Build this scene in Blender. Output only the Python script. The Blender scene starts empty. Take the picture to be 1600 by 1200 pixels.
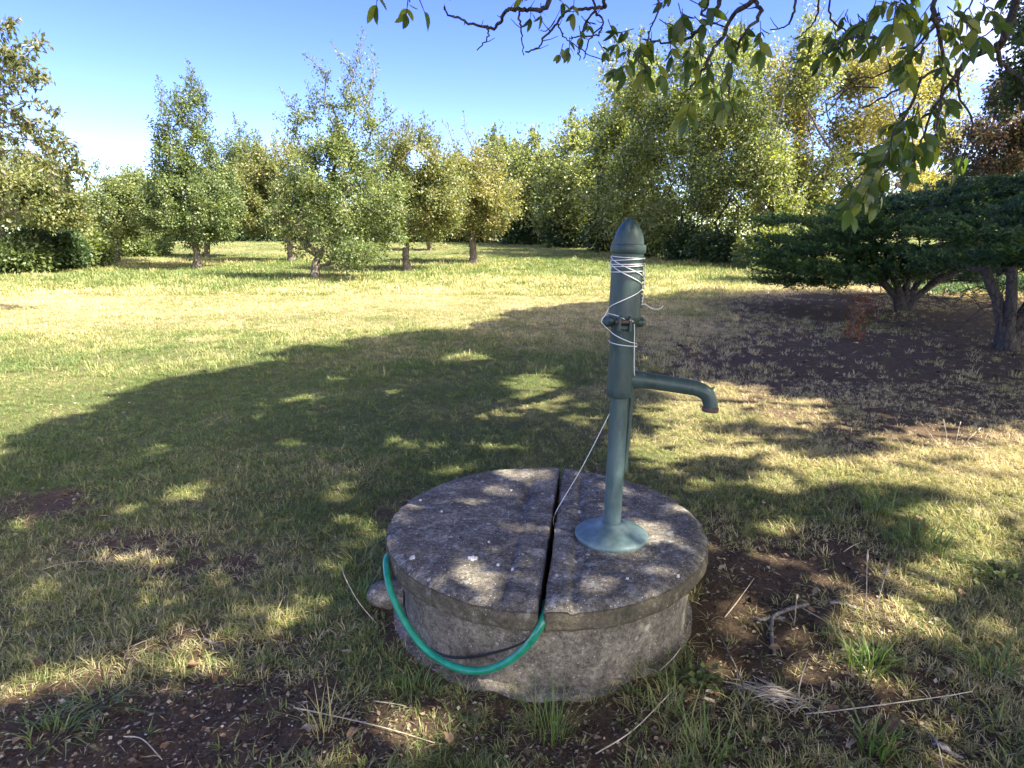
import bpy, math, random
import numpy as np
from mathutils import Vector, Matrix, Euler

PI = math.pi
rng = np.random.default_rng(7)
random.seed(7)
scene = bpy.context.scene
C = scene.collection

# ------------------------------------------------------------------ camera
CAM_H = 1.43
PITCH = math.radians(12.95)
F = 1000.0                     # focal length in pixels of a 1600 px wide frame
cam_data = bpy.data.cameras.new('camera')
cam_data.sensor_width = 36.0
cam_data.lens = 36.0 * F / 1600.0
cam_data.clip_start = 0.05
cam_data.clip_end = 3000
cam = bpy.data.objects.new('camera', cam_data)
C.objects.link(cam)
cam.location = (0, 0, CAM_H)
cam.rotation_euler = (math.radians(90) - PITCH, 0, 0)
scene.camera = cam

# ------------------------------------------------------------------ light
SUN_EL = math.radians(47)
HX, HY = 0.91, -0.40            # horizontal direction towards the sun
hn = math.hypot(HX, HY); HX /= hn; HY /= hn
COT = 1.0 / math.tan(SUN_EL)
sun_dir = Vector((HX * math.cos(SUN_EL), HY * math.cos(SUN_EL), math.sin(SUN_EL)))

world = bpy.data.worlds.new('World')
scene.world = world
world.use_nodes = True
nt = world.node_tree
for n in list(nt.nodes):
    nt.nodes.remove(n)
out = nt.nodes.new('ShaderNodeOutputWorld')
bg = nt.nodes.new('ShaderNodeBackground')
sky = nt.nodes.new('ShaderNodeTexSky')
sky.sky_type = 'NISHITA'
sky.sun_disc = False
sky.sun_elevation = SUN_EL
sky.sun_rotation = math.atan2(HX, HY)
sky.altitude = 200
sky.air_density = 0.85
sky.dust_density = 0.0
sky.ozone_density = 4.0
bg.inputs['Strength'].default_value = 0.13
# thin white cloud veil at right, its unseen part behind added to whiten fill
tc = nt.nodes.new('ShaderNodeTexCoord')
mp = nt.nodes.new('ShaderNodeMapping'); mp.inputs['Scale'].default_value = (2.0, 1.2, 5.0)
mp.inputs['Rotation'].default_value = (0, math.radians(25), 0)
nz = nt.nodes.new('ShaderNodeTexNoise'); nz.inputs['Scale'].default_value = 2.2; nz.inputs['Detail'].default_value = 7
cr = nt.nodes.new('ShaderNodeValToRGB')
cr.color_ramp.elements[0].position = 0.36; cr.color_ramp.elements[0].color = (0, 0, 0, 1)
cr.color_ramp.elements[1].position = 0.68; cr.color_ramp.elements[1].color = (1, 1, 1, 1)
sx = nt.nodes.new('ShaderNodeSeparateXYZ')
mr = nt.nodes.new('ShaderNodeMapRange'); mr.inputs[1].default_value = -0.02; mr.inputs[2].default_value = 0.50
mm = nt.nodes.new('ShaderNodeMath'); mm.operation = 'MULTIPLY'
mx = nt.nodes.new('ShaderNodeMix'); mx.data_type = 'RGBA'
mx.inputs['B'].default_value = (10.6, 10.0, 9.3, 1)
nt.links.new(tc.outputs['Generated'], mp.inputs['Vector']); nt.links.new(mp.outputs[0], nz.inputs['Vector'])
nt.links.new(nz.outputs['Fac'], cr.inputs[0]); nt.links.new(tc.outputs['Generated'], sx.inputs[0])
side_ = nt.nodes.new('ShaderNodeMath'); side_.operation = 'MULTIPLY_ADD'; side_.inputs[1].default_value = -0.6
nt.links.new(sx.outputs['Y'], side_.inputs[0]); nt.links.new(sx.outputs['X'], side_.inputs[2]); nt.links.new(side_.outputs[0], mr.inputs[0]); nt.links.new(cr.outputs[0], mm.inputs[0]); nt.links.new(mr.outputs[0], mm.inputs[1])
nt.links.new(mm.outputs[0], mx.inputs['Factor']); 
hs = nt.nodes.new('ShaderNodeHueSaturation'); hs.inputs['Saturation'].default_value = 1.22; hs.inputs['Hue'].default_value = 0.532; hs.inputs['Value'].default_value = 0.63
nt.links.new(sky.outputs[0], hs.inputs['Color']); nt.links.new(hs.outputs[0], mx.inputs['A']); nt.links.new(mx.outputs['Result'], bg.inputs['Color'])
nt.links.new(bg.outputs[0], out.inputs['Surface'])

sl = bpy.data.lights.new('sun', 'SUN')
sl.energy = 4.0
sl.angle = math.radians(0.55)
sl.color = (1.0, 0.94, 0.82)
sun = bpy.data.objects.new('sun', sl)
C.objects.link(sun)
sun.rotation_euler = sun_dir.to_track_quat('Z', 'Y').to_euler()

scene.view_settings.view_transform = 'Standard'
scene.view_settings.look = 'None'
scene.view_settings.exposure = 2.52
scene.view_settings.gamma = 1.0
scene.view_settings.use_curve_mapping = False
scene.cycles.max_bounces = 10
scene.cycles.transmission_bounces = 8
scene.cycles.diffuse_bounces = 6
scene.cycles.use_denoising = True

# ------------------------------------------------------------------ helpers
cp, sp = math.cos(PITCH), math.sin(PITCH)

def ray(px, py):
    """world direction of the sight line through a point of the 1600 x 1200 photograph"""
    u = (px - 800) / F; v = (600 - py) / F
    return Vector((u, cp + v * sp, -sp + v * cp))

def at(px, py, Y):
    """point on that sight line at forward distance Y metres"""
    d = ray(px, py)
    t = Y / d.y
    return Vector((0, 0, CAM_H)) + d * t

def on_z(px, py, z=0.0):
    d = ray(px, py)
    t = (z - CAM_H) / d.z
    return Vector((0, 0, CAM_H)) + d * t

def project(P):
    """numpy (N,3) -> px, py, depth"""
    x = P[:, 0]; y = P[:, 1]; z = P[:, 2] - CAM_H
    zc = y * cp - z * sp
    yc = y * sp + z * cp
    zs = np.where(np.abs(zc) < 1e-4, 1e-4, zc)
    return 800 + F * x / zs, 600 - F * yc / zs, zc

_perm = rng.random((64, 64, 64)).astype(np.float32)
def vnoise(P, scale=1.0, octaves=4, seed=0):
    """value noise on (N,3) or (N,2) points, about 0..1"""
    P = np.asarray(P, dtype=np.float64)
    if P.shape[1] == 2:
        P = np.column_stack([P, np.zeros(len(P))])
    tot = np.zeros(len(P)); amp = 1.0; norm = 0.0
    q = P * scale + seed * 17.31
    for o in range(octaves):
        i = np.floor(q).astype(int); f = q - i
        f = f * f * (3 - 2 * f)
        def g(a, b, c): return _perm[(i[:, 0] + a) & 63, (i[:, 1] + b) & 63, (i[:, 2] + c) & 63]
        x0 = g(0,0,0) * (1 - f[:,0]) + g(1,0,0) * f[:,0]
        x1 = g(0,1,0) * (1 - f[:,0]) + g(1,1,0) * f[:,0]
        x2 = g(0,0,1) * (1 - f[:,0]) + g(1,0,1) * f[:,0]
        x3 = g(0,1,1) * (1 - f[:,0]) + g(1,1,1) * f[:,0]
        y0 = x0 * (1 - f[:,1]) + x1 * f[:,1]; y1 = x2 * (1 - f[:,1]) + x3 * f[:,1]
        tot += amp * (y0 * (1 - f[:,2]) + y1 * f[:,2]); norm += amp
        amp *= 0.5; q = q * 2.03 + 5.7
    return tot / norm

def make_mesh(name, V, faces, smooth=False, attrs=None):
    """V (N,3); faces: list of (M,k) int arrays; attrs: {name: (domain, values)}"""
    me = bpy.data.meshes.new(name)
    V = np.asarray(V, dtype=np.float32)
    me.vertices.add(len(V)); me.vertices.foreach_set('co', V.ravel())
    faces = [np.asarray(f, dtype=np.int32) for f in faces if len(f)]
    if faces:
        loops = np.concatenate([f.ravel() for f in faces])
        tot = np.concatenate([np.full(len(f), f.shape[1], dtype=np.int32) for f in faces])
        start = np.concatenate([[0], np.cumsum(tot)[:-1]]).astype(np.int32)
        me.loops.add(len(loops)); me.loops.foreach_set('vertex_index', loops)
        me.polygons.add(len(tot)); me.polygons.foreach_set('loop_start', start); me.polygons.foreach_set('loop_total', tot)
        me.polygons.foreach_set('use_smooth', np.full(len(tot), smooth))
    for k, (dom, val) in (attrs or {}).items():
        val = np.asarray(val, dtype=np.float32)
        if val.ndim == 1:
            a = me.attributes.new(k, 'FLOAT', dom); a.data.foreach_set('value', val)
        else:
            a = me.attributes.new(k, 'FLOAT_VECTOR', dom); a.data.foreach_set('vector', val.ravel())
    me.update(calc_edges=True)
    return me

def link(name, me, mat=None, parent=None, loc=None):
    o = bpy.data.objects.new(name, me)
    C.objects.link(o)
    if mat is not None and me is not None and not len(me.materials):
        me.materials.append(mat)
    if parent is not None:
        o.parent = parent
    if loc is not None:
        o.location = loc
    return o

def thing(name, label, cat, loc=(0, 0, 0), group=None):
    o = bpy.data.objects.new(name, None); C.objects.link(o)
    o.location = loc; o.empty_display_size = 0.1
    return tag(o, label, cat, group)

def tag(o, label=None, cat=None, group=None, kind=None):
    if label: o['label'] = label
    if cat: o['category'] = cat
    if group: o['group'] = group
    if kind: o['kind'] = kind
    return o

def norm(a):
    return a / np.maximum(np.linalg.norm(a, axis=-1, keepdims=True), 1e-9)

def frames(D):
    D = norm(D)
    ref = np.where(np.abs(D[:, 2:3]) > 0.9, np.array([[1.0, 0, 0]]), np.array([[0, 0, 1.0]]))
    X = norm(np.cross(ref, D)); Y = np.cross(D, X)
    return X, Y

def tube(pts, radii, sides=10, cap=True):
    """swept tube along a polyline, parallel transported; returns V, [quads, caps...]"""
    P = np.asarray([tuple(p) for p in pts], float); n = len(P)
    R = np.full(n, radii) if np.isscalar(radii) else np.asarray(radii, float)
    T = np.gradient(P, axis=0); T = norm(T)
    x = np.cross(T[0], [0, 0, 1.0])
    if np.linalg.norm(x) < 1e-3: x = np.cross(T[0], [1.0, 0, 0])
    x /= np.linalg.norm(x)
    V = []
    a = np.arange(sides) * 2 * PI / sides
    for i in range(n):
        x = x - T[i] * np.dot(x, T[i]); x /= np.linalg.norm(x)
        y = np.cross(T[i], x)
        V.append(P[i] + R[i] * (np.cos(a)[:, None] * x + np.sin(a)[:, None] * y))
    V = np.concatenate(V)
    k = np.arange(sides); k2 = (k + 1) % sides
    Q = np.concatenate([np.column_stack([i * sides + k, i * sides + k2, (i + 1) * sides + k2, (i + 1) * sides + k]) for i in range(n - 1)])
    fs = [Q]
    if cap:
        fs += [np.array([k[::-1]]), np.array([(n - 1) * sides + k])]
    return V, fs

def smooth_path(pts, n=8):
    P = [np.array(tuple(p), float) for p in pts]
    P = [2 * P[0] - P[1]] + P + [2 * P[-1] - P[-2]]
    outp = []
    for i in range(1, len(P) - 2):
        for t in np.linspace(0, 1, n, endpoint=False):
            a, b, c, d = P[i - 1], P[i], P[i + 1], P[i + 2]
            outp.append(0.5 * ((2 * b) + (-a + c) * t + (2 * a - 5 * b + 4 * c - d) * t * t + (-a + 3 * b - 3 * c + d) * t ** 3))
    outp.append(P[-2])
    return np.array(outp)

def lathe(profile, sides=40):
    """profile [(r, z)] -> closed surface of revolution"""
    a = np.arange(sides) * 2 * PI / sides
    V = np.concatenate([np.column_stack([r * np.cos(a), r * np.sin(a), np.full(sides, z)]) for r, z in profile])
    k = np.arange(sides); k2 = (k + 1) % sides; n = len(profile)
    Q = np.concatenate([np.column_stack([i * sides + k, i * sides + k2, (i + 1) * sides + k2, (i + 1) * sides + k]) for i in range(n - 1)])
    return V, [Q, np.array([k[::-1]]), np.array([(n - 1) * sides + k])]

def merge(parts):
    Vs, F3, F4, Fn = [], [], [], []
    off = 0
    for V, fs in parts:
        Vs.append(V)
        for f in fs:
            f = np.asarray(f) + off
            (F3 if f.shape[1] == 3 else F4 if f.shape[1] == 4 else Fn).append(f)
        off += len(V)
    faces = ([np.concatenate(F3)] if F3 else []) + ([np.concatenate(F4)] if F4 else []) + Fn
    return np.concatenate(Vs), faces

# ------------------------------------------------------------------ materials
def new_mat(name):
    m = bpy.data.materials.new(name); m.use_nodes = True
    t = m.node_tree
    for n in list(t.nodes): t.nodes.remove(n)
    o = t.nodes.new('ShaderNodeOutputMaterial')
    return m, t, o

def N(t, typ, **kw):
    n = t.nodes.new(typ)
    for k, v in kw.items():
        if k.startswith('i_'):
            n.inputs[k[2:].replace('_', ' ')].default_value = v
        else:
            setattr(n, k, v)
    return n

def ramp(t, fac, stops, interp='LINEAR'):
    r = t.nodes.new('ShaderNodeValToRGB'); r.color_ramp.interpolation = interp
    e = r.color_ramp.elements
    while len(e) < len(stops): e.new(0.5)
    for i, (p, c) in enumerate(stops):
        e[i].position = p; e[i].color = (*c, 1) if len(c) == 3 else c
    t.links.new(fac, r.inputs[0])
    return r.outputs[0]

def gray(v): return (v, v, v)

def mixc(t, fac, a, b, blend='MIX'):
    m = t.nodes.new('ShaderNodeMix'); m.data_type = 'RGBA'; m.blend_type = blend
    for sock, v in (('Factor', fac), ('A', a), ('B', b)):
        if hasattr(v, 'is_output'): t.links.new(v, m.inputs[sock])
        elif sock == 'Factor': m.inputs[sock].default_value = v
        else: m.inputs[sock].default_value = (*v, 1)
    return m.outputs['Result']

def noise(t, scale, detail=5, rough=0.6, vec=None, dist=0.0):
    n = N(t, 'ShaderNodeTexNoise', i_Scale=scale, i_Detail=detail, i_Roughness=rough, i_Distortion=dist)
    if vec is not None: t.links.new(vec, n.inputs['Vector'])
    return n.outputs['Fac']

def objvec(t):
    g = t.nodes.new('ShaderNodeNewGeometry')
    return g.outputs['Position']

def leaf_mat(name, cols, rough=0.45, trans=0.35, spec=0.4, tcol=None, attr='tint', instancer=False):
    m, t, o = new_mat(name)
    a = N(t, 'ShaderNodeAttribute', attribute_name=attr)
    if instancer: a.attribute_type = 'INSTANCER'
    n = len(cols)
    col = ramp(t, a.outputs['Fac'], [((i + 0.5) / n, c) for i, c in enumerate(cols)])
    b = N(t, 'ShaderNodeBsdfPrincipled', i_Roughness=rough)
    b.inputs['Specular IOR Level'].default_value = spec
    t.links.new(col, b.inputs['Base Color'])
    tr = N(t, 'ShaderNodeBsdfTranslucent')
    tc_ = mixc(t, 1.0, col, tcol or (1.9, 1.9, 0.7), 'MULTIPLY')
    t.links.new(tc_, tr.inputs['Color'])
    mix = N(t, 'ShaderNodeMixShader'); mix.inputs[0].default_value = trans
    t.links.new(b.outputs[0], mix.inputs[1]); t.links.new(tr.outputs[0], mix.inputs[2])
    t.links.new(mix.outputs[0], o.inputs['Surface'])
    return m

def bark_mat(name, c0, c1, scale=9.0, bump=0.6):
    m, t, o = new_mat(name)
    v = objvec(t)
    mp_ = N(t, 'ShaderNodeMapping'); mp_.inputs['Scale'].default_value = (1, 1, 0.35)
    t.links.new(v, mp_.inputs['Vector'])
    f = noise(t, scale, 8, 0.7, mp_.outputs[0])
    vo = N(t, 'ShaderNodeTexVoronoi', feature='DISTANCE_TO_EDGE', i_Scale=scale * 1.6)
    t.links.new(mp_.outputs[0], vo.inputs['Vector'])
    col = ramp(t, f, [(0.3, c0), (0.7, c1)])
    ed = ramp(t, vo.outputs['Distance'], [(0.0, gray(0.35)), (0.15, gray(1.0))])
    col = mixc(t, 0.7, col, ed, 'MULTIPLY')
    b = N(t, 'ShaderNodeBsdfPrincipled', i_Roughness=0.9)
    t.links.new(col, b.inputs['Base Color'])
    bp = N(t, 'ShaderNodeBump', i_Strength=bump, i_Distance=0.03)
    t.links.new(ed, bp.inputs['Height']); t.links.new(bp.outputs[0], b.inputs['Normal'])
    t.links.new(b.outputs[0], o.inputs['Surface'])
    return m

M_apple = leaf_mat('apple_leaf', [(0.06, 0.09, 0.03), (0.105, 0.14, 0.045), (0.165, 0.20, 0.065), (0.24, 0.25, 0.09)], trans=0.3)
M_applegold = leaf_mat('apple_leaf_turning', [(0.08, 0.10, 0.035), (0.145, 0.165, 0.055), (0.22, 0.22, 0.08), (0.29, 0.23, 0.10)], trans=0.32)
M_hedge = leaf_mat('hedge_leaf', [(0.05, 0.075, 0.026), (0.115, 0.145, 0.045), (0.215, 0.235, 0.08), (0.35, 0.35, 0.15)], trans=0.4, rough=0.38, spec=0.5)
M_yellow = leaf_mat('yellowing_leaf', [(0.10, 0.11, 0.045), (0.19, 0.185, 0.07), (0.30, 0.27, 0.10), (0.38, 0.30, 0.11)], trans=0.4, rough=0.4, spec=0.5)
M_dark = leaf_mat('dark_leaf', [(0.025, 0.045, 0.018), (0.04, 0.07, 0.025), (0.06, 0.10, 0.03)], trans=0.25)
M_red = leaf_mat('maroon_leaf', [(0.06, 0.09, 0.04), (0.09, 0.12, 0.05), (0.17, 0.12, 0.085), (0.27, 0.18, 0.15)], trans=0.3, tcol=(1.6, 1.1, 0.8))
M_bush = leaf_mat('bush_leaf', [(0.06, 0.085, 0.03), (0.10, 0.14, 0.045), (0.17, 0.2, 0.065)], trans=0.35)
M_walnut = leaf_mat('walnut_leaf', [(0.045, 0.075, 0.024), (0.065, 0.11, 0.03), (0.10, 0.15, 0.04), (0.18, 0.20, 0.04)], trans=0.5, rough=0.35, spec=0.5, tcol=(2.2, 2.2, 0.7))
M_cherry = leaf_mat('cherry_leaf', [(0.06, 0.08, 0.03), (0.10, 0.11, 0.04), (0.15, 0.15, 0.055), (0.17, 0.13, 0.07)], trans=0.35)
M_juniper = leaf_mat('juniper_needles', [(0.026, 0.058, 0.024), (0.058, 0.108, 0.038), (0.105, 0.17, 0.055), (0.17, 0.22, 0.08)], trans=0.2, rough=0.6, spec=0.2)
M_bark = bark_mat('apple_bark', (0.07, 0.055, 0.042), (0.26, 0.21, 0.16))
M_barkdark = bark_mat('dark_bark', (0.035, 0.028, 0.025), (0.11, 0.09, 0.075), 14)
M_barkpale = bark_mat('pale_bark', (0.16, 0.14, 0.12), (0.38, 0.34, 0.29), 14)

# ------------------------------------------------------------------ terrain
LIDC = np.array([0.132, 2.368]); LIDR = 0.622; LIDZ = 0.33; RINGR = 0.568

def ground_z(x, y):
    x = np.asarray(x, float); y = np.asarray(y, float)
    z = np.clip(y - 26, 0, 60) * 0.0262
    z += 0.006 * np.clip(-x - 8, 0, 40) * 0
    P = np.column_stack([x.ravel(), y.ravel()])
    b = (vnoise(P, 0.35, 3, 3) - 0.5) * 0.10 + (vnoise(P, 2.2, 3, 5) - 0.5) * 0.035
    b *= np.clip((np.hypot(P[:, 0] - LIDC[0], P[:, 1] - LIDC[1]) - 0.55) / 0.6, 0, 1)
    fine = (vnoise(P, 14, 3, 9) - 0.5) * 0.022 * np.clip(1.3 - y.ravel() / 9, 0, 1)
    return z + (b + fine).reshape(z.shape)

# bare soil: ellipses given by photograph position (px, py, rx, ry, strength)
BARE = [(240, 870, 190, 42, .55), (420, 1140, 380, 85, 1.0), (150, 1190, 240, 70, .95), (900, 1170, 300, 60, .8), (1250, 1170, 250, 60, .7), (60, 785, 110, 25, .7), (1190, 960, 230, 150, 1.0), (1270, 1110, 210, 80, .75), (560, 1060, 120, 40, .6), (330, 1010, 160, 30, .5),
        (1000, 1120, 260, 90, .7), (1330, 1080, 170, 90, .55), (1380, 560, 330, 62, .98), (1290, 480, 150, 28, .95), (1500, 640, 260, 55, .65),
        (1540, 520, 200, 60, 1.0), (740, 1120, 260, 60, .75), (1160, 850, 100, 40, .5), (1450, 1120, 200, 100, .5), (640, 800, 60, 20, .4), (1000, 745, 160, 20, .3)]
def bareness(x, y):
    x = np.asarray(x, float).ravel(); y = np.asarray(y, float).ravel()
    P = np.column_stack([x, y, np.zeros(len(x))])
    px, py, zc = project(P)
    b = np.zeros(len(x))
    for cx, cy, rx, ry, s in BARE:
        d = np.sqrt(((px - cx) / rx) ** 2 + ((py - cy) / ry) ** 2)
        b = np.maximum(b, s * np.clip(1.45 - d, 0, 1))
    b = np.where(zc < 0.3, 0.5, b)
    r = np.hypot(x - LIDC[0], y - LIDC[1])
    b = np.maximum(b, 0.9 * np.clip(1 - (r - 0.58) / 0.16, 0, 1))
    n = vnoise(P, 3.0, 4, 11); n2 = vnoise(P, 0.9, 3, 12)
    b = b + (n - 0.5) * 1.5 * np.clip(b * 3 + 0.25, 0, 1) + (n2 - 0.62) * 0.5
    return np.clip(b, 0, 1)

def dryness(x, y):
    x = np.asarray(x, float).ravel(); y = np.asarray(y, float).ravel()
    P = np.column_stack([x, y])
    d = 0.38 + (vnoise(P, 0.22, 3, 21) - 0.5) * 1.2 + (vnoise(P, 1.6, 3, 22) - 0.5) * 0.75
    d += 0.28 * np.exp(-((y - 14) / 5.0) ** 2) + 0.22 * np.clip((x - 0.5) / 2.0, 0, 1) * np.clip((10 - y) / 4, 0, 1)
    d -= 0.13 * np.clip((y - 19) / 6, 0, 1)
    d -= 0.34 * np.clip((1.5 - x) / 2, 0, 1) * np.clip((11 - y) / 4, 0, 1)
    return np.clip(d, 0, 1)

def terrain_grid(xs, ys):
    X, Y = np.meshgrid(xs, ys)
    Z = ground_z(X, Y)
    V = np.column_stack([X.ravel(), Y.ravel(), Z.ravel()])
    nx, ny = len(xs), len(ys)
    i = np.arange(nx - 1); j = np.arange(ny - 1)
    I, J = np.meshgrid(i, j)
    a = (J * nx + I).ravel()
    return V, [np.column_stack([a, a + 1, a + nx + 1, a + nx])]

def axis(segs):
    o = []
    for a, b, st in segs:
        o += list(np.arange(a, b, st))
    return np.array(o)
xs = axis([(-900, -100, 100), (-100, -20, 8), (-20, -6, 1.0), (-6, -2.6, 0.12), (-2.6, 2.8, 0.03), (2.8, 9, 0.12), (9, 20, 1.0), (20, 100, 8), (100, 901, 100)])
ys = axis([(-900, -100, 100), (-100, -10, 10), (-10, 0.8, 0.6), (0.8, 4.2, 0.028), (4.2, 9, 0.09), (9, 22, 0.5), (22, 90, 3), (90, 300, 30), (300, 901, 100)])
V, Fq = terrain_grid(xs, ys)
bare_v = bareness(V[:, 0], V[:, 1]); dry_v = dryness(V[:, 0], V[:, 1])
me = make_mesh('lawn_ground', V, Fq, True, {'bare': ('POINT', bare_v), 'dry': ('POINT', dry_v)})

m, t, o = new_mat('lawn_soil')
ab = N(t, 'ShaderNodeAttribute', attribute_name='bare'); ad = N(t, 'ShaderNodeAttribute', attribute_name='dry')
v = objvec(t)
n1 = noise(t, 90, 6, 0.75, v); n2 = noise(t, 11, 5, 0.65, v); n3 = noise(t, 400, 3, 0.8, v)
soil = ramp(t, n1, [(0.32, (0.030, 0.021, 0.013)), (0.50, (0.095, 0.067, 0.042)), (0.62, (0.19, 0.14, 0.09)), (0.72, (0.42, 0.33, 0.23))])
soil = mixc(t, ramp(t, n2, [(0.35, gray(0)), (0.65, gray(0.8))]), soil, (0.18, 0.122, 0.072))
grassc = mixc(t, ad.outputs['Fac'], (0.105, 0.125, 0.04), (0.33, 0.265, 0.125))
grassc = mixc(t, ramp(t, n1, [(0.35, gray(0.75)), (0.6, gray(0))]), grassc, (0.10, 0.085, 0.045))
fac = N(t, 'ShaderNodeMath', operation='ADD'); t.links.new(ab.outputs['Fac'], fac.inputs[0])
nn = N(t, 'ShaderNodeMath', operation='MULTIPLY_ADD'); t.links.new(n2, nn.inputs[0]); nn.inputs[1].default_value = 0.8; nn.inputs[2].default_value = -0.28
t.links.new(nn.outputs[0], fac.inputs[1])
fr = ramp(t, fac.outputs[0], [(0.18, gray(0)), (0.5, gray(1))])
col = mixc(t, fr, grassc, soil)
b = N(t, 'ShaderNodeBsdfPrincipled', i_Roughness=0.95); b.inputs['Specular IOR Level'].default_value = 0.1
t.links.new(col, b.inputs['Base Color'])
bp = N(t, 'ShaderNodeBump', i_Strength=1.0, i_Distance=0.025); t.links.new(n1, bp.inputs['Height'])
bp2 = N(t, 'ShaderNodeBump', i_Strength=0.6, i_Distance=0.004); t.links.new(n3, bp2.inputs['Height']); t.links.new(bp.outputs[0], bp2.inputs['Normal'])
t.links.new(bp2.outputs[0], b.inputs['Normal'])
t.links.new(b.outputs[0], o.inputs['Surface'])
tag(link('lawn_ground', me, m), kind='structure')

# ------------------------------------------------------------------ leaves and trees
def leaves_mesh(name, P, D, Nn, L, W, tint, fold=0.12):
    """rhombic folded leaves; P base points, D direction, Nn normal"""
    D = norm(D); S = norm(np.cross(D, Nn)); U = np.cross(S, D)
    L = L[:, None]; W = W[:, None]
    a = P; c = P + D * L
    mid = P + D * L * 0.45 - U * L * fold
    b_ = mid + S * W * 0.5 + U * L * fold * 1.6; d = mid - S * W * 0.5 + U * L * fold * 1.6
    V = np.stack([a, b_, c, d], 1).reshape(-1, 3)
    k = np.arange(len(P)) * 4
    T1 = np.column_stack([k, k + 1, k + 2]); T2 = np.column_stack([k, k + 2, k + 3])
    T = np.stack([T1, T2], 1).reshape(-1, 3)
    return make_mesh(name, V, [T], False, {'tint': ('FACE', np.repeat(tint, 2))})

DENS = 1.6
def rand_dirs(n, up=0.0):
    d = rng.normal(size=(n, 3)); d[:, 2] += up
    return norm(d)

def grow(trunk, attract, step=0.35, wiggle=0.12):
    """nodes P, parent index; every attractor is joined to the nearest node by a wandering path"""
    P = [np.array(tuple(p), float) for p in trunk]; par = [-1] + list(range(len(trunk) - 1))
    top = P[-1]
    start = max(1, len(trunk) // 2)
    order = np.argsort(np.linalg.norm(attract - top, axis=1))
    arr = np.zeros((len(attract) * 14 + len(trunk) + 10, 3)); n = len(P)
    arr[:n] = P
    dep = np.zeros(len(arr)); dep[:n] = np.arange(n) * step
    term = []
    for k in order:
        q = attract[k]
        d = np.linalg.norm(arr[start:n] - q, axis=1)
        i = int(np.argmin(d + 0.12 * dep[start:n])) + start
        dd = np.linalg.norm(arr[i] - q)
        m_ = max(1, min(12, int(dd / step)))
        a = arr[i].copy(); prev = i
        sag = rng.normal(size=3) * wiggle * dd
        for s in range(1, m_ + 1):
            u = s / m_
            p = a * (1 - u) + q * u + sag * math.sin(u * PI) * 0.6 + (rng.normal(size=3) * wiggle * 0.25 * min(step, dd) if s < m_ else 0)
            if n >= len(arr): break
            arr[n] = p; par.append(prev); dep[n] = dep[prev] + dd / m_
            prev = n; n += 1
        term.append(prev)
    return arr[:n], np.array(par[:n]), term

def skeleton_mesh(name, P, par, r_tip, r_trunk, ntrunk, sides=6, power=0.45, flare=1.5):
    n = len(P)
    cnt = np.zeros(n)
    haschild = np.zeros(n, bool)
    for i in range(1, n): haschild[par[i]] = True
    cnt[~haschild] = 1
    for i in range(n - 1, 0, -1): cnt[par[i]] += cnt[i]
    R = r_tip * cnt ** power
    R = np.minimum(R, r_trunk * 0.62)
    for i in range(ntrunk):
        u = i / max(1, ntrunk - 1)
        R[i] = r_trunk * (1 - 0.3 * u) * (1 + (flare - 1) * max(0, 1 - u * 4))
    main = np.full(n, -1)
    best = np.zeros(n)
    for i in range(1, n):
        if cnt[i] > best[par[i]]: best[par[i]] = cnt[i]; main[par[i]] = i
    I = np.arange(1, n); PI_ = par[1:]
    D = norm(P[I] - P[PI_])
    full = np.zeros((n, 3)); full[1:] = D; full[0] = D[0]
    Ds = np.where((main[PI_] == I)[:, None], full[PI_], D)
    r0 = np.where(main[PI_] == I, R[PI_], np.minimum(R[I] * 1.25, R[PI_]))
    r1 = R[I]
    a = np.arange(sides) * 2 * PI / sides
    ca, sa = np.cos(a), np.sin(a)
    # shared reference keeps rings aligned
    ref = np.array([[0.37, 0.21, 0.9]])
    def ring(Pp, Dd, r):
        X = norm(np.cross(np.broadcast_to(ref, Dd.shape), Dd)); Y = np.cross(Dd, X)
        return Pp[:, None, :] + r[:, None, None] * (ca[None, :, None] * X[:, None, :] + sa[None, :, None] * Y[:, None, :])
    A = ring(P[PI_], Ds, r0); B = ring(P[I], D, r1)
    V = np.concatenate([A, B], 1).reshape(-1, 3)
    base = np.arange(len(I)) * 2 * sides
    k = np.arange(sides); k2 = (k + 1) % sides
    Q = np.stack([base[:, None] + k, base[:, None] + k2, base[:, None] + sides + k2, base[:, None] + sides + k], -1).reshape(-1, 4)
    return make_mesh(name, V, [Q], True), R

def sample_ellipsoids(ells, n, shell=0.35):
    w = np.array([e[1][0] * e[1][1] * e[1][2] for e in ells]) ** 0.75
    idx = rng.choice(len(ells), n, p=w / w.sum())
    u = rand_dirs(n); r = (shell + (1 - shell) * rng.random(n)) ** 0.6
    Cc = np.array([tuple(e[0]) for e in ells])[idx]; Rr = np.array([e[1] for e in ells])[idx]
    return Cc + u * Rr * r[:, None]

def foliage(P, term, par, per, spread, lsize, mat_tint, droop=0.15, upright=None):
    per = int(per * DENS)
    """leaf positions round the terminal nodes and the last stretch before them"""
    src = []
    for k in term:
        src.append(k); src.append(par[k]) if par[k] > 0 else None
    src = np.array([s for s in src if s is not None])
    n = len(src) * per // 2
    i = rng.choice(src, n)
    cl = rng.random(len(P))
    off = rng.normal(size=(n, 3)) * spread
    Pp = P[i] + off
    D = norm(off / max(spread, 1e-6) * 0.6 + rng.normal(size=(n, 3)) * 0.6 + np.array([0, 0, -droop]))
    Nn = norm(rng.normal(size=(n, 3)) * 0.75 + np.array([HX * 0.25, -0.15, 0.75]))
    L = 1.12 * lsize * (0.6 + 0.75 * rng.random(n)); W = L * (0.52 + 0.2 * rng.random(n))
    tint = np.clip(mat_tint + (cl[i] - 0.5) * 0.45 + (rng.random(n) - 0.5) * 0.55, 0, 1)
    return Pp, D, Nn, L, W, tint

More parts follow.
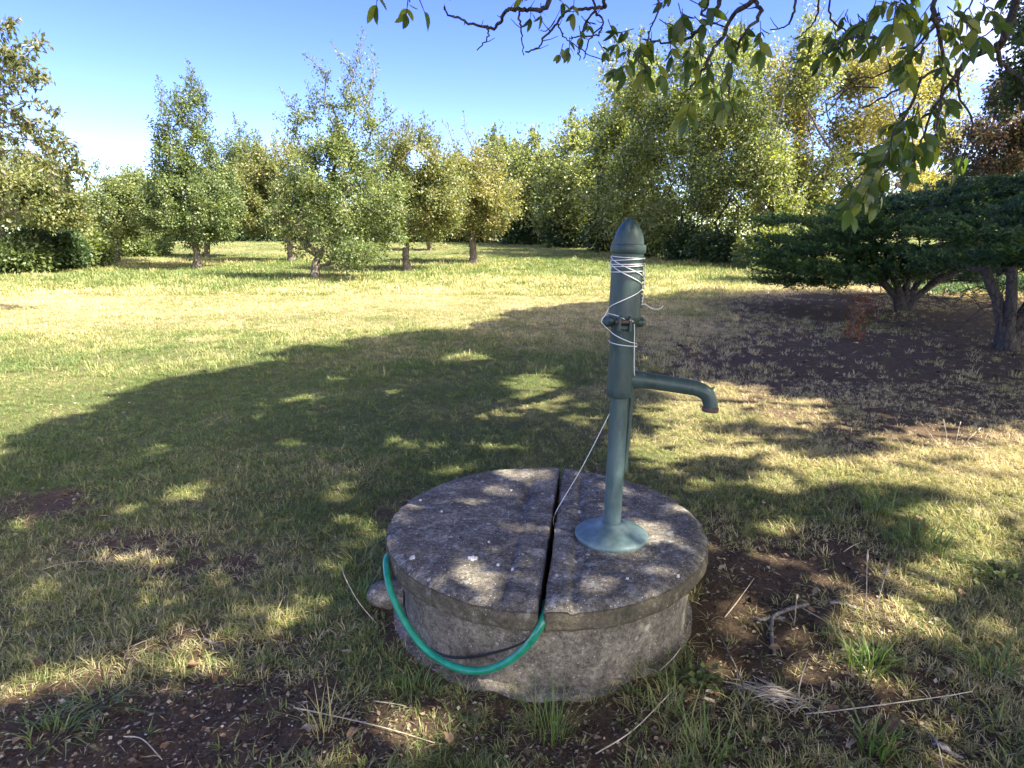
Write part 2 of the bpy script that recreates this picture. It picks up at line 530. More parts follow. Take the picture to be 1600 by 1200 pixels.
def tree(name, label, cat, base, ells, mat, bark=None, n_att=160, per=60, spread=0.16, lsize=0.085, r_trunk=0.14, r_tip=0.008,
         trunk_top=None, tint=0.5, sprouts=(), sprout_leaves=55, group=None, fork=None, shell=0.35, droop=0.15, wiggle=0.12, stems=1, step=0.35, air=None, auto=0, shoot=1.0, wide=1.0, clump=1.0):
    base = Vector(base)
    ells = [(Vector(c), (r[0] * wide, r[1] * wide, r[2])) for c, r in ells]
    cen = sum((c for c, r in ells), Vector()) / len(ells)
    zlow = min(c.z - r[2] for c, r in ells)
    if trunk_top is None:
        trunk_top = Vector((base.x * 0.85 + cen.x * 0.15, base.y * 0.85 + cen.y * 0.15, max(zlow + 0.25, base.z + 0.9)))
    nt_ = 7
    tr = []
    lean = rng.normal(size=3) * 0.05
    for i in range(nt_):
        u = i / (nt_ - 1)
        p = np.array(base) * (1 - u) + np.array(trunk_top) * u
        p[:2] += (math.sin(u * PI) * lean[:2] * 1.5 + rng.normal(size=2) * 0.02) * (0 < i)
        if i == 0: p[2] -= 0.12
        tr.append(p)
    n_att = int(n_att * clump); per = int(per / clump); spread = spread * (0.72 if clump > 1 else 1)
    att = sample_ellipsoids(ells, n_att, shell)
    att = att[att[:, 2] > base.z + 0.15]
    P, par, term = grow(tr, att, step=step, wiggle=wiggle)
    # upright shoots above the crown
    if auto:
        hi = att[np.argsort(-att[:, 2])[:max(auto * 3, 6)]]
        sprouts = list(sprouts) + [hi[k] + np.array([rng.normal() * 0.15, rng.normal() * 0.15, rng.uniform(0.5, 1.1) * shoot]) for k in rng.choice(len(hi), auto, replace=False)]
    P = list(P); par = list(par)
    sp_terms = []
    for s in sprouts:
        q = np.array(tuple(s)); arrP = np.array(P)
        below = arrP[:, 2] < q[2] - 0.3
        d = np.linalg.norm((arrP - q) * np.array([1.6, 1.2, 0.8]), axis=1) + (~below) * 100
        i = int(np.argmin(d)); a = arrP[i]; L_ = np.linalg.norm(q - a); m_ = max(3, int(L_ / 0.16))
        prev = i
        bow = rng.normal(size=3) * 0.05 * L_
        for s_ in range(1, m_ + 1):
            u = s_ / m_
            P.append(a * (1 - u) + q * u + bow * math.sin(u * PI)); par.append(prev); prev = len(P) - 1
            sp_terms.append((prev, u))
    P = np.array(P); par = np.array(par)
    tm, R = skeleton_mesh(name + '_trunk', P, par, r_tip, r_trunk, nt_)
    Pp, D, Nn, L, W, ti = foliage(P, term, par, per, spread, lsize, tint, droop)
    if sp_terms:
        ids = np.array([i for i, u in sp_terms]); us = np.array([u for i, u in sp_terms])
        reps = np.maximum(3, (sprout_leaves * 0.45 * (1.3 - us)).astype(int))
        ii = np.repeat(ids, reps); uu = np.repeat(us, reps); n = len(ii)
        sc_ = 0.095 * (1.3 - uu)[:, None] + 0.015
        off = rng.normal(size=(n, 3)) * sc_ * np.array([1, 1, 1.1])
        Pp = np.concatenate([Pp, P[ii] + off])
        D = np.concatenate([D, norm(off + rng.normal(size=(n, 3)) * 0.1 + np.array([0, 0, 0.1]))])
        Nn = np.concatenate([Nn, norm(rng.normal(size=(n, 3)) + np.array([0, 0, 0.4]))])
        l2 = lsize * (0.8 + 0.6 * rng.random(n)); L = np.concatenate([L, l2]); W = np.concatenate([W, l2 * 0.5])
        ti = np.concatenate([ti, np.clip(tint - 0.1 + (rng.random(n) - 0.5) * 0.6, 0, 1)])
    keep = Pp[:, 2] > base.z + 0.08
    if air is not None:   # open gaps in the crown
        nzv = vnoise(Pp, air[0], 3, int(abs(base.x) * 7) % 50)
        keep &= nzv > air[1] + (rng.random(len(Pp)) - 0.5) * 0.05
    root = thing(name, label, cat, base, group)
    bv = np.array(base)
    tm.vertices.foreach_set('co', (np.array([v_.co for v_ in tm.vertices]) - bv).astype(np.float32).ravel())
    link('trunk', tm, bark or M_bark, root)
    cm = leaves_mesh(name + '_crown', Pp[keep] - bv, D[keep], Nn[keep], L[keep], W[keep], ti[keep])
    link('crown', cm, mat, root)
    return root

def E(px, py, rx, ry, Y, rd=None):
    """ellipsoid seen as an ellipse in the photograph at forward distance Y"""
    c = at(px, py, Y)
    s = (Vector((c.x, c.y, c.z - CAM_H))).dot(Vector((0, cp, -sp))) / F
    return (c, (rx * s, (rd if rd is not None else rx * s), ry * s))

def gbase(px, Y):
    # point on the ground at forward distance Y in the vertical plane of column px (near the horizon)
    z = float(ground_z(np.array([0.0]), np.array([float(Y)]))[0])
    zc = Y * cp + (CAM_H - z) * sp
    x = (px - 800) / F * zc
    return Vector((x, Y, float(ground_z(np.array([x]), np.array([float(Y)]))[0])))

# --- orchard
G_AP = 'apple trees standing in the sunny orchard'
tree('apple_tree', 'tallest orchard apple tree, twin spires of upright shoots, nearest trunk in the grass', 'tree', gbase(495, 21.8),
     [E(535, 300, 85, 90, 22), E(555, 195, 42, 60, 22), E(500, 215, 40, 60, 22), E(470, 330, 55, 60, 21.6), E(590, 330, 50, 70, 22.2), E(545, 385, 60, 30, 21.8), E(525, 260, 62, 50, 22), E(530, 330, 70, 50, 22.5)],
     M_apple, n_att=330, per=70, r_trunk=0.17, spread=0.15, tint=0.45, auto=22, shoot=0.95, wide=1.07, clump=1.3, r_tip=0.011, group=G_AP, air=(1.3, 0.26), lsize=0.08,
     sprouts=[at(567, 45, 22), at(560, 90, 22.3), at(520, 68, 21.8), at(585, 110, 22), at(510, 120, 22), at(475, 85, 21.6), at(480, 130, 22), at(438, 140, 21.4), at(430, 180, 21.8),
              at(450, 200, 22), at(600, 150, 22), at(620, 170, 22), at(606, 200, 22.4), at(545, 110, 22), at(495, 160, 22), at(580, 75, 22.2)])
tree('apple_tree', 'apple tree with narrow ragged top and dark twin trunk, left part of the orchard', 'tree', gbase(308, 28.5),
     [E(300, 320, 70, 65, 28.5), E(290, 230, 45, 65, 28.5), E(300, 180, 28, 40, 28.5), E(250, 320, 36, 45, 28), E(345, 310, 38, 60, 29), E(270, 255, 35, 45, 28)],
     M_apple, n_att=300, per=75, r_trunk=0.19, spread=0.18, lsize=0.095, tint=0.35, auto=22, shoot=0.95, wide=1.07, clump=1.3, r_tip=0.011, group=G_AP,
     sprouts=[at(292, 95, 28.5), at(300, 110, 28.5), at(248, 120, 28.3), at(252, 160, 28.3), at(312, 130, 28.6), at(325, 145, 28.5), at(275, 140, 28.5), at(240, 215, 28), at(330, 180, 29), at(285, 120, 28)])
tree('apple_tree', 'rounded apple tree on a forked trunk in the middle of the orchard row', 'tree', gbase(635, 27),
     [E(640, 320, 72, 62, 27), E(650, 250, 50, 50, 27), E(610, 270, 38, 50, 27.5), E(690, 300, 42, 60, 27)],
     M_applegold, n_att=260, per=75, r_trunk=0.17, spread=0.18, lsize=0.095, tint=0.4, auto=22, shoot=0.95, wide=1.07, clump=1.3, r_tip=0.011, group=G_AP,
     sprouts=[at(640, 182, 27), at(620, 195, 27), at(665, 195, 27), at(690, 210, 27), at(655, 200, 27.2)])
tree('apple_tree', 'apple tree with thin bare shoots on top, at the right end of the row', 'tree', gbase(738, 31.5),
     [E(735, 310, 65, 58, 31.5), E(780, 315, 42, 45, 31.5), E(715, 280, 40, 45, 31.5), E(760, 265, 30, 40, 31.5)],
     M_applegold, n_att=230, per=75, r_trunk=0.2, spread=0.2, lsize=0.105, tint=0.55, auto=22, shoot=0.95, wide=1.07, clump=1.3, r_tip=0.011, group=G_AP, sprout_leaves=14,
     sprouts=[at(725, 178, 31.5), at(722, 200, 31.5), at(785, 192, 31.5), at(775, 220, 31.5), at(700, 195, 31.5), at(745, 215, 31.5), at(690, 190, 31.5), at(760, 230, 31.5)])
tree('apple_tree', 'wide golden apple tree leaning left between the two tallest orchard trees', 'tree', gbase(456, 33),
     [E(415, 310, 62, 62, 33), E(440, 270, 48, 48, 33), E(385, 290, 40, 50, 33), E(470, 320, 40, 50, 33)],
     M_applegold, n_att=260, per=80, r_trunk=0.18, spread=0.2, lsize=0.11, tint=0.45, auto=22, shoot=0.95, wide=1.07, clump=1.3, r_tip=0.011, group=G_AP, sprouts=[at(430, 200, 33), at(402, 205, 33)])
tree('apple_tree', 'small crooked apple tree standing alone near the left bushes', 'tree', gbase(181, 31.5),
     [E(190, 335, 52, 42, 31.5), E(165, 300, 26, 26, 31.5), E(215, 320, 38, 48, 32), E(200, 290, 30, 20, 31.5)],
     M_apple, n_att=200, per=75, r_trunk=0.15, spread=0.18, lsize=0.1, tint=0.6, auto=22, shoot=0.95, wide=1.07, clump=1.3, r_tip=0.011, group=G_AP, sprouts=[at(168, 272, 31.5), at(200, 275, 31.5), at(220, 270, 31.5)])
tree('apple_tree', 'dark apple tree with pointed shoots behind the narrow ragged one', 'tree', gbase(322, 37),
     [E(368, 290, 45, 60, 37), E(345, 320, 50, 55, 37), E(385, 250, 28, 40, 37)],
     M_apple, n_att=230, per=80, r_trunk=0.2, spread=0.22, lsize=0.115, tint=0.4, auto=22, shoot=0.95, wide=1.07, clump=1.3, r_tip=0.011, group=G_AP,
     sprouts=[at(365, 178, 37), at(385, 195, 37), at(395, 210, 37), at(355, 215, 37), at(408, 215, 37)])
tree('apple_tree', 'smallest orchard tree, far back in the gap between two trunks', 'tree', gbase(672, 46),
     [E(672, 335, 36, 38, 46), E(660, 310, 30, 40, 46)], M_apple, n_att=120, per=80, r_trunk=0.14, spread=0.25, lsize=0.13, tint=0.7, group=G_AP)
tree('apple_tree', 'pale apple tree far back beside the small crooked one', 'tree', gbase(236, 42),
     [E(240, 325, 42, 45, 42), E(215, 335, 35, 38, 42)], M_apple, n_att=160, per=80, r_trunk=0.16, spread=0.24, lsize=0.125, tint=0.6, auto=22, shoot=0.95, wide=1.07, clump=1.3, r_tip=0.011, group=G_AP)
tree('sapling', 'low leafy sapling growing in front of the orchard row', 'sapling', gbase(548, 20.6),
     [E(560, 408, 24, 18, 20.6), E(540, 388, 18, 22, 20.6), E(580, 395, 14, 14, 20.6)], M_bush, n_att=45, per=26, r_trunk=0.03, spread=0.13, lsize=0.075, tint=0.4)

# --- left side
tree('cherry_tree', 'left edge tree with long drooping leafy twigs against the sky', 'tree', Vector((-12.6, 12.8, 0)),
     [E(-90, 210, 70, 140, 12.8, 1.4), E(-40, 320, 50, 50, 12.5, 1.0), E(-170, 200, 130, 160, 13, 2.0)],
     M_cherry, M_bark, n_att=210, per=22, r_trunk=0.24, spread=0.12, lsize=0.105, tint=0.4, droop=0.6, step=0.3,
     trunk_top=Vector((-12.2, 12.8, 1.9)),
     sprouts=[at(20, 70, 12.6), at(60, 60, 12.8), at(25, 95, 12.5)])
tree('fruit_tree', 'wide bronze tinged fruit tree behind the drooping one at left edge', 'tree', gbase(5, 25),
     [E(50, 310, 78, 40, 25), E(10, 275, 70, 45, 25), E(95, 335, 45, 30, 25.5), E(-60, 300, 60, 60, 25), E(90, 275, 22, 30, 25)],
     M_applegold, n_att=360, per=80, r_trunk=0.2, spread=0.17, lsize=0.1, tint=0.35)

G_BU = 'bushes along the left edge of the lawn'
for px, py, rx, ry, Y, mat, ti, lab in [
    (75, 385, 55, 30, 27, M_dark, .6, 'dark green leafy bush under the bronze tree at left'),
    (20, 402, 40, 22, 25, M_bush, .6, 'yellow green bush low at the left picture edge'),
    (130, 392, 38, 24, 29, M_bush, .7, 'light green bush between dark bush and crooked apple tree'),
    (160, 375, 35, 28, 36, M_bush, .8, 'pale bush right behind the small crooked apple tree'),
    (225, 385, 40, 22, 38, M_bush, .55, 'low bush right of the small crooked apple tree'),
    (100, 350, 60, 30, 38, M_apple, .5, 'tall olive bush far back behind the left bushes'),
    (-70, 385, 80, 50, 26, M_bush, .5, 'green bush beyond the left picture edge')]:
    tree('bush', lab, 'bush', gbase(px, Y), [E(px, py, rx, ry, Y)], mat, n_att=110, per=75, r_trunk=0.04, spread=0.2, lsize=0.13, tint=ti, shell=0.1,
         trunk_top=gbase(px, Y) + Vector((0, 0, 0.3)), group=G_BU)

# --- hedgerow
G_HE = 'trees of the hedgerow behind the lawn'
hedge = [
 # px, Y, ellipses(px,py,rx,ry), mat, tint, label
 (800, 62, [(800, 290, 45, 70), (790, 330, 40, 45)], M_hedge, .42, 'rounded green tree at the far left end of the hedgerow'),
 (860, 56, [(855, 290, 48, 75), (850, 250, 30, 40)], M_hedge, .5, 'green hedgerow tree second from its far end'),
 (915, 50, [(905, 290, 50, 90), (915, 235, 30, 45)], M_hedge, .52, 'yellow green hedgerow tree below the skyline step'),
 (965, 43, [(965, 290, 50, 100), (970, 210, 36, 60)], M_hedge, .42, 'dark tall hedgerow tree behind the pump cap, left side'),
 (1010, 38, [(1005, 300, 60, 95), (1010, 190, 50, 80), (985, 130, 36, 50)], M_hedge, .5, 'big hedgerow tree with a golden green top right behind the pump'),
 (1075, 35, [(1070, 310, 62, 95), (1070, 200, 55, 90), (1065, 120, 40, 60)], M_hedge, .42, 'tall dense hedgerow tree right of the pump'),
 (1140, 32, [(1140, 320, 58, 85), (1140, 220, 50, 85)], M_hedge, .36, 'dark hedgerow tree with white glinting leaves'),
 (1150, 40, [(1145, 120, 50, 70), (1130, 200, 60, 80), (1165, 270, 60, 80)], M_hedge, .5, 'tallest hedgerow tree, its golden top against the sky'),
]
print('polys before hedge', sum(len(o_.data.polygons) for o_ in C.objects if o_.type == 'MESH'))
for px, Y, es, mat, ti, lab in hedge:
    tree('hedgerow_tree', lab, 'tree', gbase(px, Y), [E(e[0] + rng.normal() * 6, e[1], e[2] * 1.35, e[3], Y, max(2.4, e[2] * 1.3 * Y / F)) for e in es], mat, M_barkdark,
         n_att=430, per=62, spread=0.0095 * Y, lsize=0.0039 * Y, r_trunk=0.15, tint=ti, group=G_HE, shell=0.15, step=0.5, auto=14, shoot=1.6, sprout_leaves=70, air=(0.8, 0.475),
         trunk_top=gbase(px, Y) + Vector((0, 0, 1.2)))

G_AI = 'airy yellowing trees behind the juniper'
airy = [
 (1215, 29, [(1215, 350, 42, 60), (1200, 270, 35, 60)], M_hedge, .5, 3.3, 0.47, 'pale green shrubby tree just left of the juniper'),
 (1235, 33, [(1235, 150, 42, 80), (1225, 260, 50, 80)], M_yellow, .5, 2.0, 0.48, 'airy golden tree with sky between its leaves, left one'),
 (1265, 30, [(1265, 100, 35, 55), (1300, 300, 45, 60)], M_hedge, .6, 2.0, 0.42, 'slim green tree top rising over the golden ones'),
 (1335, 32, [(1335, 200, 50, 90), (1330, 110, 40, 50), (1340, 290, 55, 60)], M_yellow, .35, 2.0, 0.46, 'multi stemmed yellow green tree with bare upper twigs'),
 (1405, 29, [(1400, 200, 48, 95), (1395, 110, 35, 50), (1400, 285, 50, 50)], M_yellow, .6, 2.0, 0.44, 'bright yellow tree above the middle of the juniper'),
 (1465, 31, [(1465, 230, 40, 80), (1460, 130, 30, 60), (1450, 280, 50, 40)], M_yellow, .45, 2.0, 0.5, 'thin yellowing tree beside the maroon one'),
]
for px, Y, es, mat, ti, a0, a1, lab in airy:
    tree('airy_tree', lab, 'tree', gbase(px, Y), [E(*e, Y, max(1.4, e[2] * Y / F)) for e in es], mat, M_bark,
         n_att=300, per=48, spread=0.009 * Y, lsize=0.0042 * Y, r_trunk=0.09, tint=ti, group=G_AI, shell=0.1, step=0.45, auto=16, shoot=1.5, sprout_leaves=22, r_tip=0.011,
         trunk_top=gbase(px, Y) + Vector((0, 0, 1.0)), air=(a0 * 0.45, a1 + 0.02))
tree('maroon_tree', 'maroon and green leaved tree at the right edge above the juniper', 'tree', gbase(1545, 21),
     [E(1540, 230, 55, 60, 21), E(1590, 180, 50, 70, 21), E(1560, 280, 60, 30, 21), E(1640, 200, 60, 90, 21)],
     M_red, M_barkdark, n_att=330, per=60, spread=0.14, lsize=0.09, r_trunk=0.16, tint=0.5, trunk_top=gbase(1550, 21) + Vector((0, 0, 1.5)), air=(1.6, 0.42))
tree('oak_tree', 'dark green branch tips of a tree entering at the upper right edge', 'tree', Vector((19.0, 18.5, 0)),
     [E(1640, 110, 70, 60, 18), E(1690, 40, 110, 120, 18), E(1760, 150, 110, 150, 18), E(1585, 100, 22, 28, 18)],
     M_dark, M_barkdark, n_att=360, per=70, spread=0.17, lsize=0.11, r_trunk=0.25, tint=0.5, trunk_top=Vector((18.8, 18.5, 3.0)))
# low dark undergrowth at the hedge foot and behind the orchard, each shrub its own thing
G_UN = 'dark shrubs at the foot of the hedgerow'
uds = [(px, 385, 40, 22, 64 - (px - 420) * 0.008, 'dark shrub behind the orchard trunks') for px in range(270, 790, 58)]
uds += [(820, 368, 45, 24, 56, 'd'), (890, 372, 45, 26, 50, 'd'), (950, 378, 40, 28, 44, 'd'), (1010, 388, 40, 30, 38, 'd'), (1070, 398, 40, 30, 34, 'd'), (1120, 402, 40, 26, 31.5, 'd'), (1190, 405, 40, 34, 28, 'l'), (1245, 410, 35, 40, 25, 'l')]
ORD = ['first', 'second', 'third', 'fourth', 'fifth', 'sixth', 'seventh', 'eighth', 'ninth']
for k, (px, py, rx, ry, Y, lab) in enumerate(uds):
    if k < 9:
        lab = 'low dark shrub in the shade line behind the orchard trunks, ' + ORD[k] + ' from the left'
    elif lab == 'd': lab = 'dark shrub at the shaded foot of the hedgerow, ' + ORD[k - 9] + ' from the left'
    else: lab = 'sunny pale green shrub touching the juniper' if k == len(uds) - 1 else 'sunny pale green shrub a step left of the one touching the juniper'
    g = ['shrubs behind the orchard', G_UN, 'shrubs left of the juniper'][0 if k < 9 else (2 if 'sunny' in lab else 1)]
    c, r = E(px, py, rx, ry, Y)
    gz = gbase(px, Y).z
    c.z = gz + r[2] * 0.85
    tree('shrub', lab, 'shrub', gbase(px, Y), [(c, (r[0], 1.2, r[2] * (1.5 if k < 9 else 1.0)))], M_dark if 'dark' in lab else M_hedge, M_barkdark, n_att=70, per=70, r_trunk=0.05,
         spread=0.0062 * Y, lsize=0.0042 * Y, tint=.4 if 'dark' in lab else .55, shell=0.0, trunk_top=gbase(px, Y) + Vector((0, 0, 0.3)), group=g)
# far woodland that reads as one mass
n = 26000
fx = rng.uniform(-75, 75, n); fy = 84 + rng.normal(0, 3, n) + 0.002 * fx * fx
top = 2.8 + 2.6 * vnoise(np.column_stack([fx, fy]), 0.12, 3, 31)
fz = ground_z(fx, fy) + rng.random(n) ** 0.8 * top
me = leaves_mesh('far_woodland', np.column_stack([fx, fy, fz]), rand_dirs(n), rand_dirs(n, 0.6), rng.uniform(0.3, 0.6, n), rng.uniform(0.25, 0.4, n), rng.random(n))
tag(link('far_woodland', me, M_hedge), 'far wood closing the view behind the orchard', 'woodland', kind='stuff')

# bare leaning stem in front of the hedge
st = smooth_path([at(1183, 405, 30), at(1188, 330, 30), at(1197, 270, 29.8), at(1213, 200, 29.8), at(1233, 120, 30), at(1240, 90, 30)], 6)
V, fs = tube(st, np.linspace(0.05, 0.018, len(st)), 7)
V2, fs2 = tube([st[14], st[14] + np.array([0.35, 0, 0.35]), st[14] + np.array([0.9, 0, 0.5])], [0.018, 0.012, 0.005], 5)
Vm, fm = merge([(V, fs), (V2, fs2)])
tag(link('bare_stem', make_mesh('bare_stem', Vm, fm, True), M_barkpale), 'thin pale leafless stem leaning right before the hedgerow', 'tree stem')

print('polys before juniper', sum(len(o_.data.polygons) for o_ in C.objects if o_.type == 'MESH'))
# ---- juniper shrubs
def juniper(label, trunks, pads, base, n_per=2600, tintb=0.45):
    root = thing('juniper', label, 'juniper', base, 'spreading junipers at the right')
    bv = np.array(tuple(base))
    atts = np.array([tuple(c) for c, r in pads])
    # trunks with many fine dead branches below the pads
    parts = []
    for ti_, tp in enumerate(trunks):
        sel = [k for k in range(len(atts)) if np.argmin([np.linalg.norm(atts[k][:2] - np.array(tuple(q[-1]))[:2]) for q in trunks]) == ti_] or [ti_]
        A = []
        for k in sel:
            c, r = pads[k]
            for _ in range(7):
                A.append(np.array(tuple(c)) + np.array([r[0], r[1], r[2]]) * rng.normal(size=3) * 0.45)
        P, par, term = grow([np.array(tuple(q)) for q in tp], np.array(A), step=0.22, wiggle=0.10)
        mm_, R = skeleton_mesh('juniper_trunk', P, par, 0.006, 0.085, len(tp), sides=7, power=0.45)
        V_ = np.array([v_.co for v_ in mm_.vertices]); f_ = np.array([p.vertices[:] for p in mm_.polygons])
        parts.append((V_, [f_]))
    V_, f_ = merge(parts)
    link('trunk', make_mesh('juniper_trunk', V_ - bv, f_, True), M_barkdark, root)
    # fine dead branches in the hollow under the pads
    D0 = np.array(tuple(base))
    A = D0 + np.column_stack([rng.normal(0.1, 0.85, 230), rng.normal(0.1, 0.6, 230), rng.uniform(0.18, 1.05, 230)])
    P, par, term = grow([D0 + [0, 0, 0.0], D0 + [0, 0, 0.12], D0 + [0, 0.02, 0.28], D0 + [0, 0.03, 0.45]], A, step=0.16, wiggle=0.16)
    dm, R = skeleton_mesh('juniper_dead', P, par, 0.0035, 0.03, 4, sides=4, power=0.35)
    dm.vertices.foreach_set('co', (np.array([v_.co for v_ in dm.vertices]) - bv).astype(np.float32).ravel())
    tag(link('dead_branches', dm, M_barkdark, root), kind='stuff')
    Ps, Ds, Ns, Ls, Ws, Ts = [], [], [], [], [], []
    mid = np.array(tuple(trunks[0][-1]))
    for c, r in pads:
        c = np.array(tuple(c)); area = r[0] * r[1]
        n = int(n_per * 1.9 * area)
        a = rng.random(n) * 2 * PI; q = np.sqrt(rng.random(n))
        # sprays gathered in fronds
        nf = max(10, int(44 * area)); fa = rng.random(nf) * 2 * PI; fq = np.sqrt(rng.random(nf)) ; fz_ = rng.normal(size=nf) * 0.3
        fi = rng.integers(0, nf, n); u = rng.random(n)
        out_ = norm(np.array([c[0] - mid[0], c[1] - mid[1], 0])[None, :] * 0.8 + np.column_stack([np.cos(fa), np.sin(fa), np.zeros(nf)]) * 1.0)
        fl = 0.32 + 0.22 * rng.random(nf)
        bx = c + np.column_stack([np.cos(fa) * fq * r[0], np.sin(fa) * fq * r[1], (fz_ + (1 - fq ** 2) * 0.6) * r[2]])
        side = rng.normal(size=(n, 3)) * (0.055 * (1.15 - u))[:, None] * np.array([1, 1, 0.55])
        p = bx[fi] + out_[fi] * (fl[fi] * u)[:, None] + side + np.column_stack([np.zeros(n), np.zeros(n), 0.10 * u ** 1.5 - 0.03])
        d = norm(out_[fi] + rng.normal(size=(n, 3)) * 0.55 + np.array([0, 0, 0.35]))
        Ps.append(p); Ds.append(d); Ns.append(norm(rng.normal(size=(n, 3)) * 0.6 + np.array([0, 0, 1])))
        l = rng.uniform(0.04, 0.10, n); Ls.append(l); Ws.append(l * 0.2 + 0.012)
        Ts.append(np.clip(tintb + rng.normal() * 0.1 + (u - 0.5) * 0.35 + (rng.random(n) - 0.5) * 0.4 + ((rng.random(nf) - 0.5) * 0.3)[fi], 0, 1))
    Pp = np.concatenate(Ps) - bv
    link('foliage', leaves_mesh('juniper_foliage', Pp, np.concatenate(Ds), np.concatenate(Ns), np.concatenate(Ls), np.concatenate(Ws), np.concatenate(Ts), 0.05), M_juniper, root)
    return root

def pads_from(spec):
    o_ = []
    for px, py, Y, rx, ry_d, rz in spec:
        o_.append((at(px, py, Y), (rx, ry_d, rz)))
    return o_
# farther juniper: trunk at about 13.3 m, pads layered
sp1 = []
r_ = np.random.default_rng(5)
def layer(x0, x1, yfun, Yfun, n, size, out_):
    for k in range(n):
        u = (k + r_.random()) / n
        px = x0 + (x1 - x0) * u
        out_.append((px, yfun(u) + r_.normal() * 4, Yfun(u) + r_.normal() * 0.35, size * (0.8 + 0.5 * r_.random()), size * (0.8 + 0.5 * r_.random()), 0.13))
layer(1225, 1600, lambda u: 425 - 10 * u, lambda u: 12.4 - 1.3 * u, 13, 0.55, sp1)
layer(1215, 1620, lambda u: 402 - 14 * u, lambda u: 12.7 - 1.3 * u, 14, 0.6, sp1)
layer(1225, 1640, lambda u: 378 - 24 * u, lambda u: 13.1 - 1.0 * u, 14, 0.65, sp1)
layer(1265, 1660, lambda u: 352 - 28 * u, lambda u: 13.6 - .8 * u, 13, 0.7, sp1)
layer(1330, 1680, lambda u: 330 - 34 * u, lambda u: 14.1 - .8 * u, 12, 0.75, sp1)
layer(1400, 1700, lambda u: 318 - 34 * u, lambda u: 14.6 - .8 * u, 9, 0.75, sp1)
layer(1480, 1640, lambda u: 290 - 6 * u, lambda u: 14.8, 5, 0.7, sp1)
layer(1300, 1660, lambda u: 432 + 8 * u, lambda u: 15.5 - .5 * u, 10, 0.6, sp1)
layer(1420, 1700, lambda u: 448 + 10 * u, lambda u: 16.5 - .5 * u, 8, 0.55, sp1)
layer(1215, 1420, lambda u: 440 - 2 * u, lambda u: 12.6 - .4 * u, 7, 0.4, sp1)
layer(1200, 1290, lambda u: 415 + 12 * u, lambda u: 13.6, 4, 0.5, sp1)
jb = on_z(1412, 487)
def fan(b, specs):
    o_ = []
    for dx, dy, top, out in specs:
        o_.append([b + Vector((dx * 0.15, dy * 0.15, -0.1)), b + Vector((dx * 0.3 + out * 0.12, dy * 0.3, top * 0.28)), b + Vector((dx * 0.6 + out * 0.4, dy * 0.6, top * 0.62)), b + Vector((dx + out, dy, top))])
    return o_
tr1 = fan(jb, [(0, 0, 1.0, -0.05), (0.1, 0.1, 1.0, 0.5), (-0.1, 0, 0.95, -0.45), (0.15, -0.1, 0.95, 1.0), (-0.1, 0.15, 0.9, -0.9)])
juniper('farther spreading juniper with flat green layers and a fan of dark stems', tr1, pads_from(sp1), jb)
sp2 = []
layer(1480, 1760, lambda u: 405 - 6 * u, lambda u: 8.8 - .3 * u, 9, 0.42, sp2)
layer(1500, 1780, lambda u: 375 - 10 * u, lambda u: 9.3 - .3 * u, 9, 0.48, sp2)
layer(1540, 1790, lambda u: 345 - 14 * u, lambda u: 9.8, 8, 0.5, sp2)
layer(1590, 1800, lambda u: 322 - 14 * u, lambda u: 10.2, 6, 0.5, sp2)
jb2 = on_z(1572, 545)
tr2 = fan(jb2, [(0, 0, 1.05, -0.1), (0.1, 0.1, 1.05, 0.5), (-0.05, 0.2, 1.0, -0.25), (0.1, 0.0, 1.0, 1.0)])
juniper('nearer juniper cut by the right picture edge, on a thick leaning trunk', tr2, pads_from(sp2), jb2, n_per=3300, tintb=0.5)

print('polys after juniper', sum(len(o_.data.polygons) for o_ in C.objects if o_.type == 'MESH'))
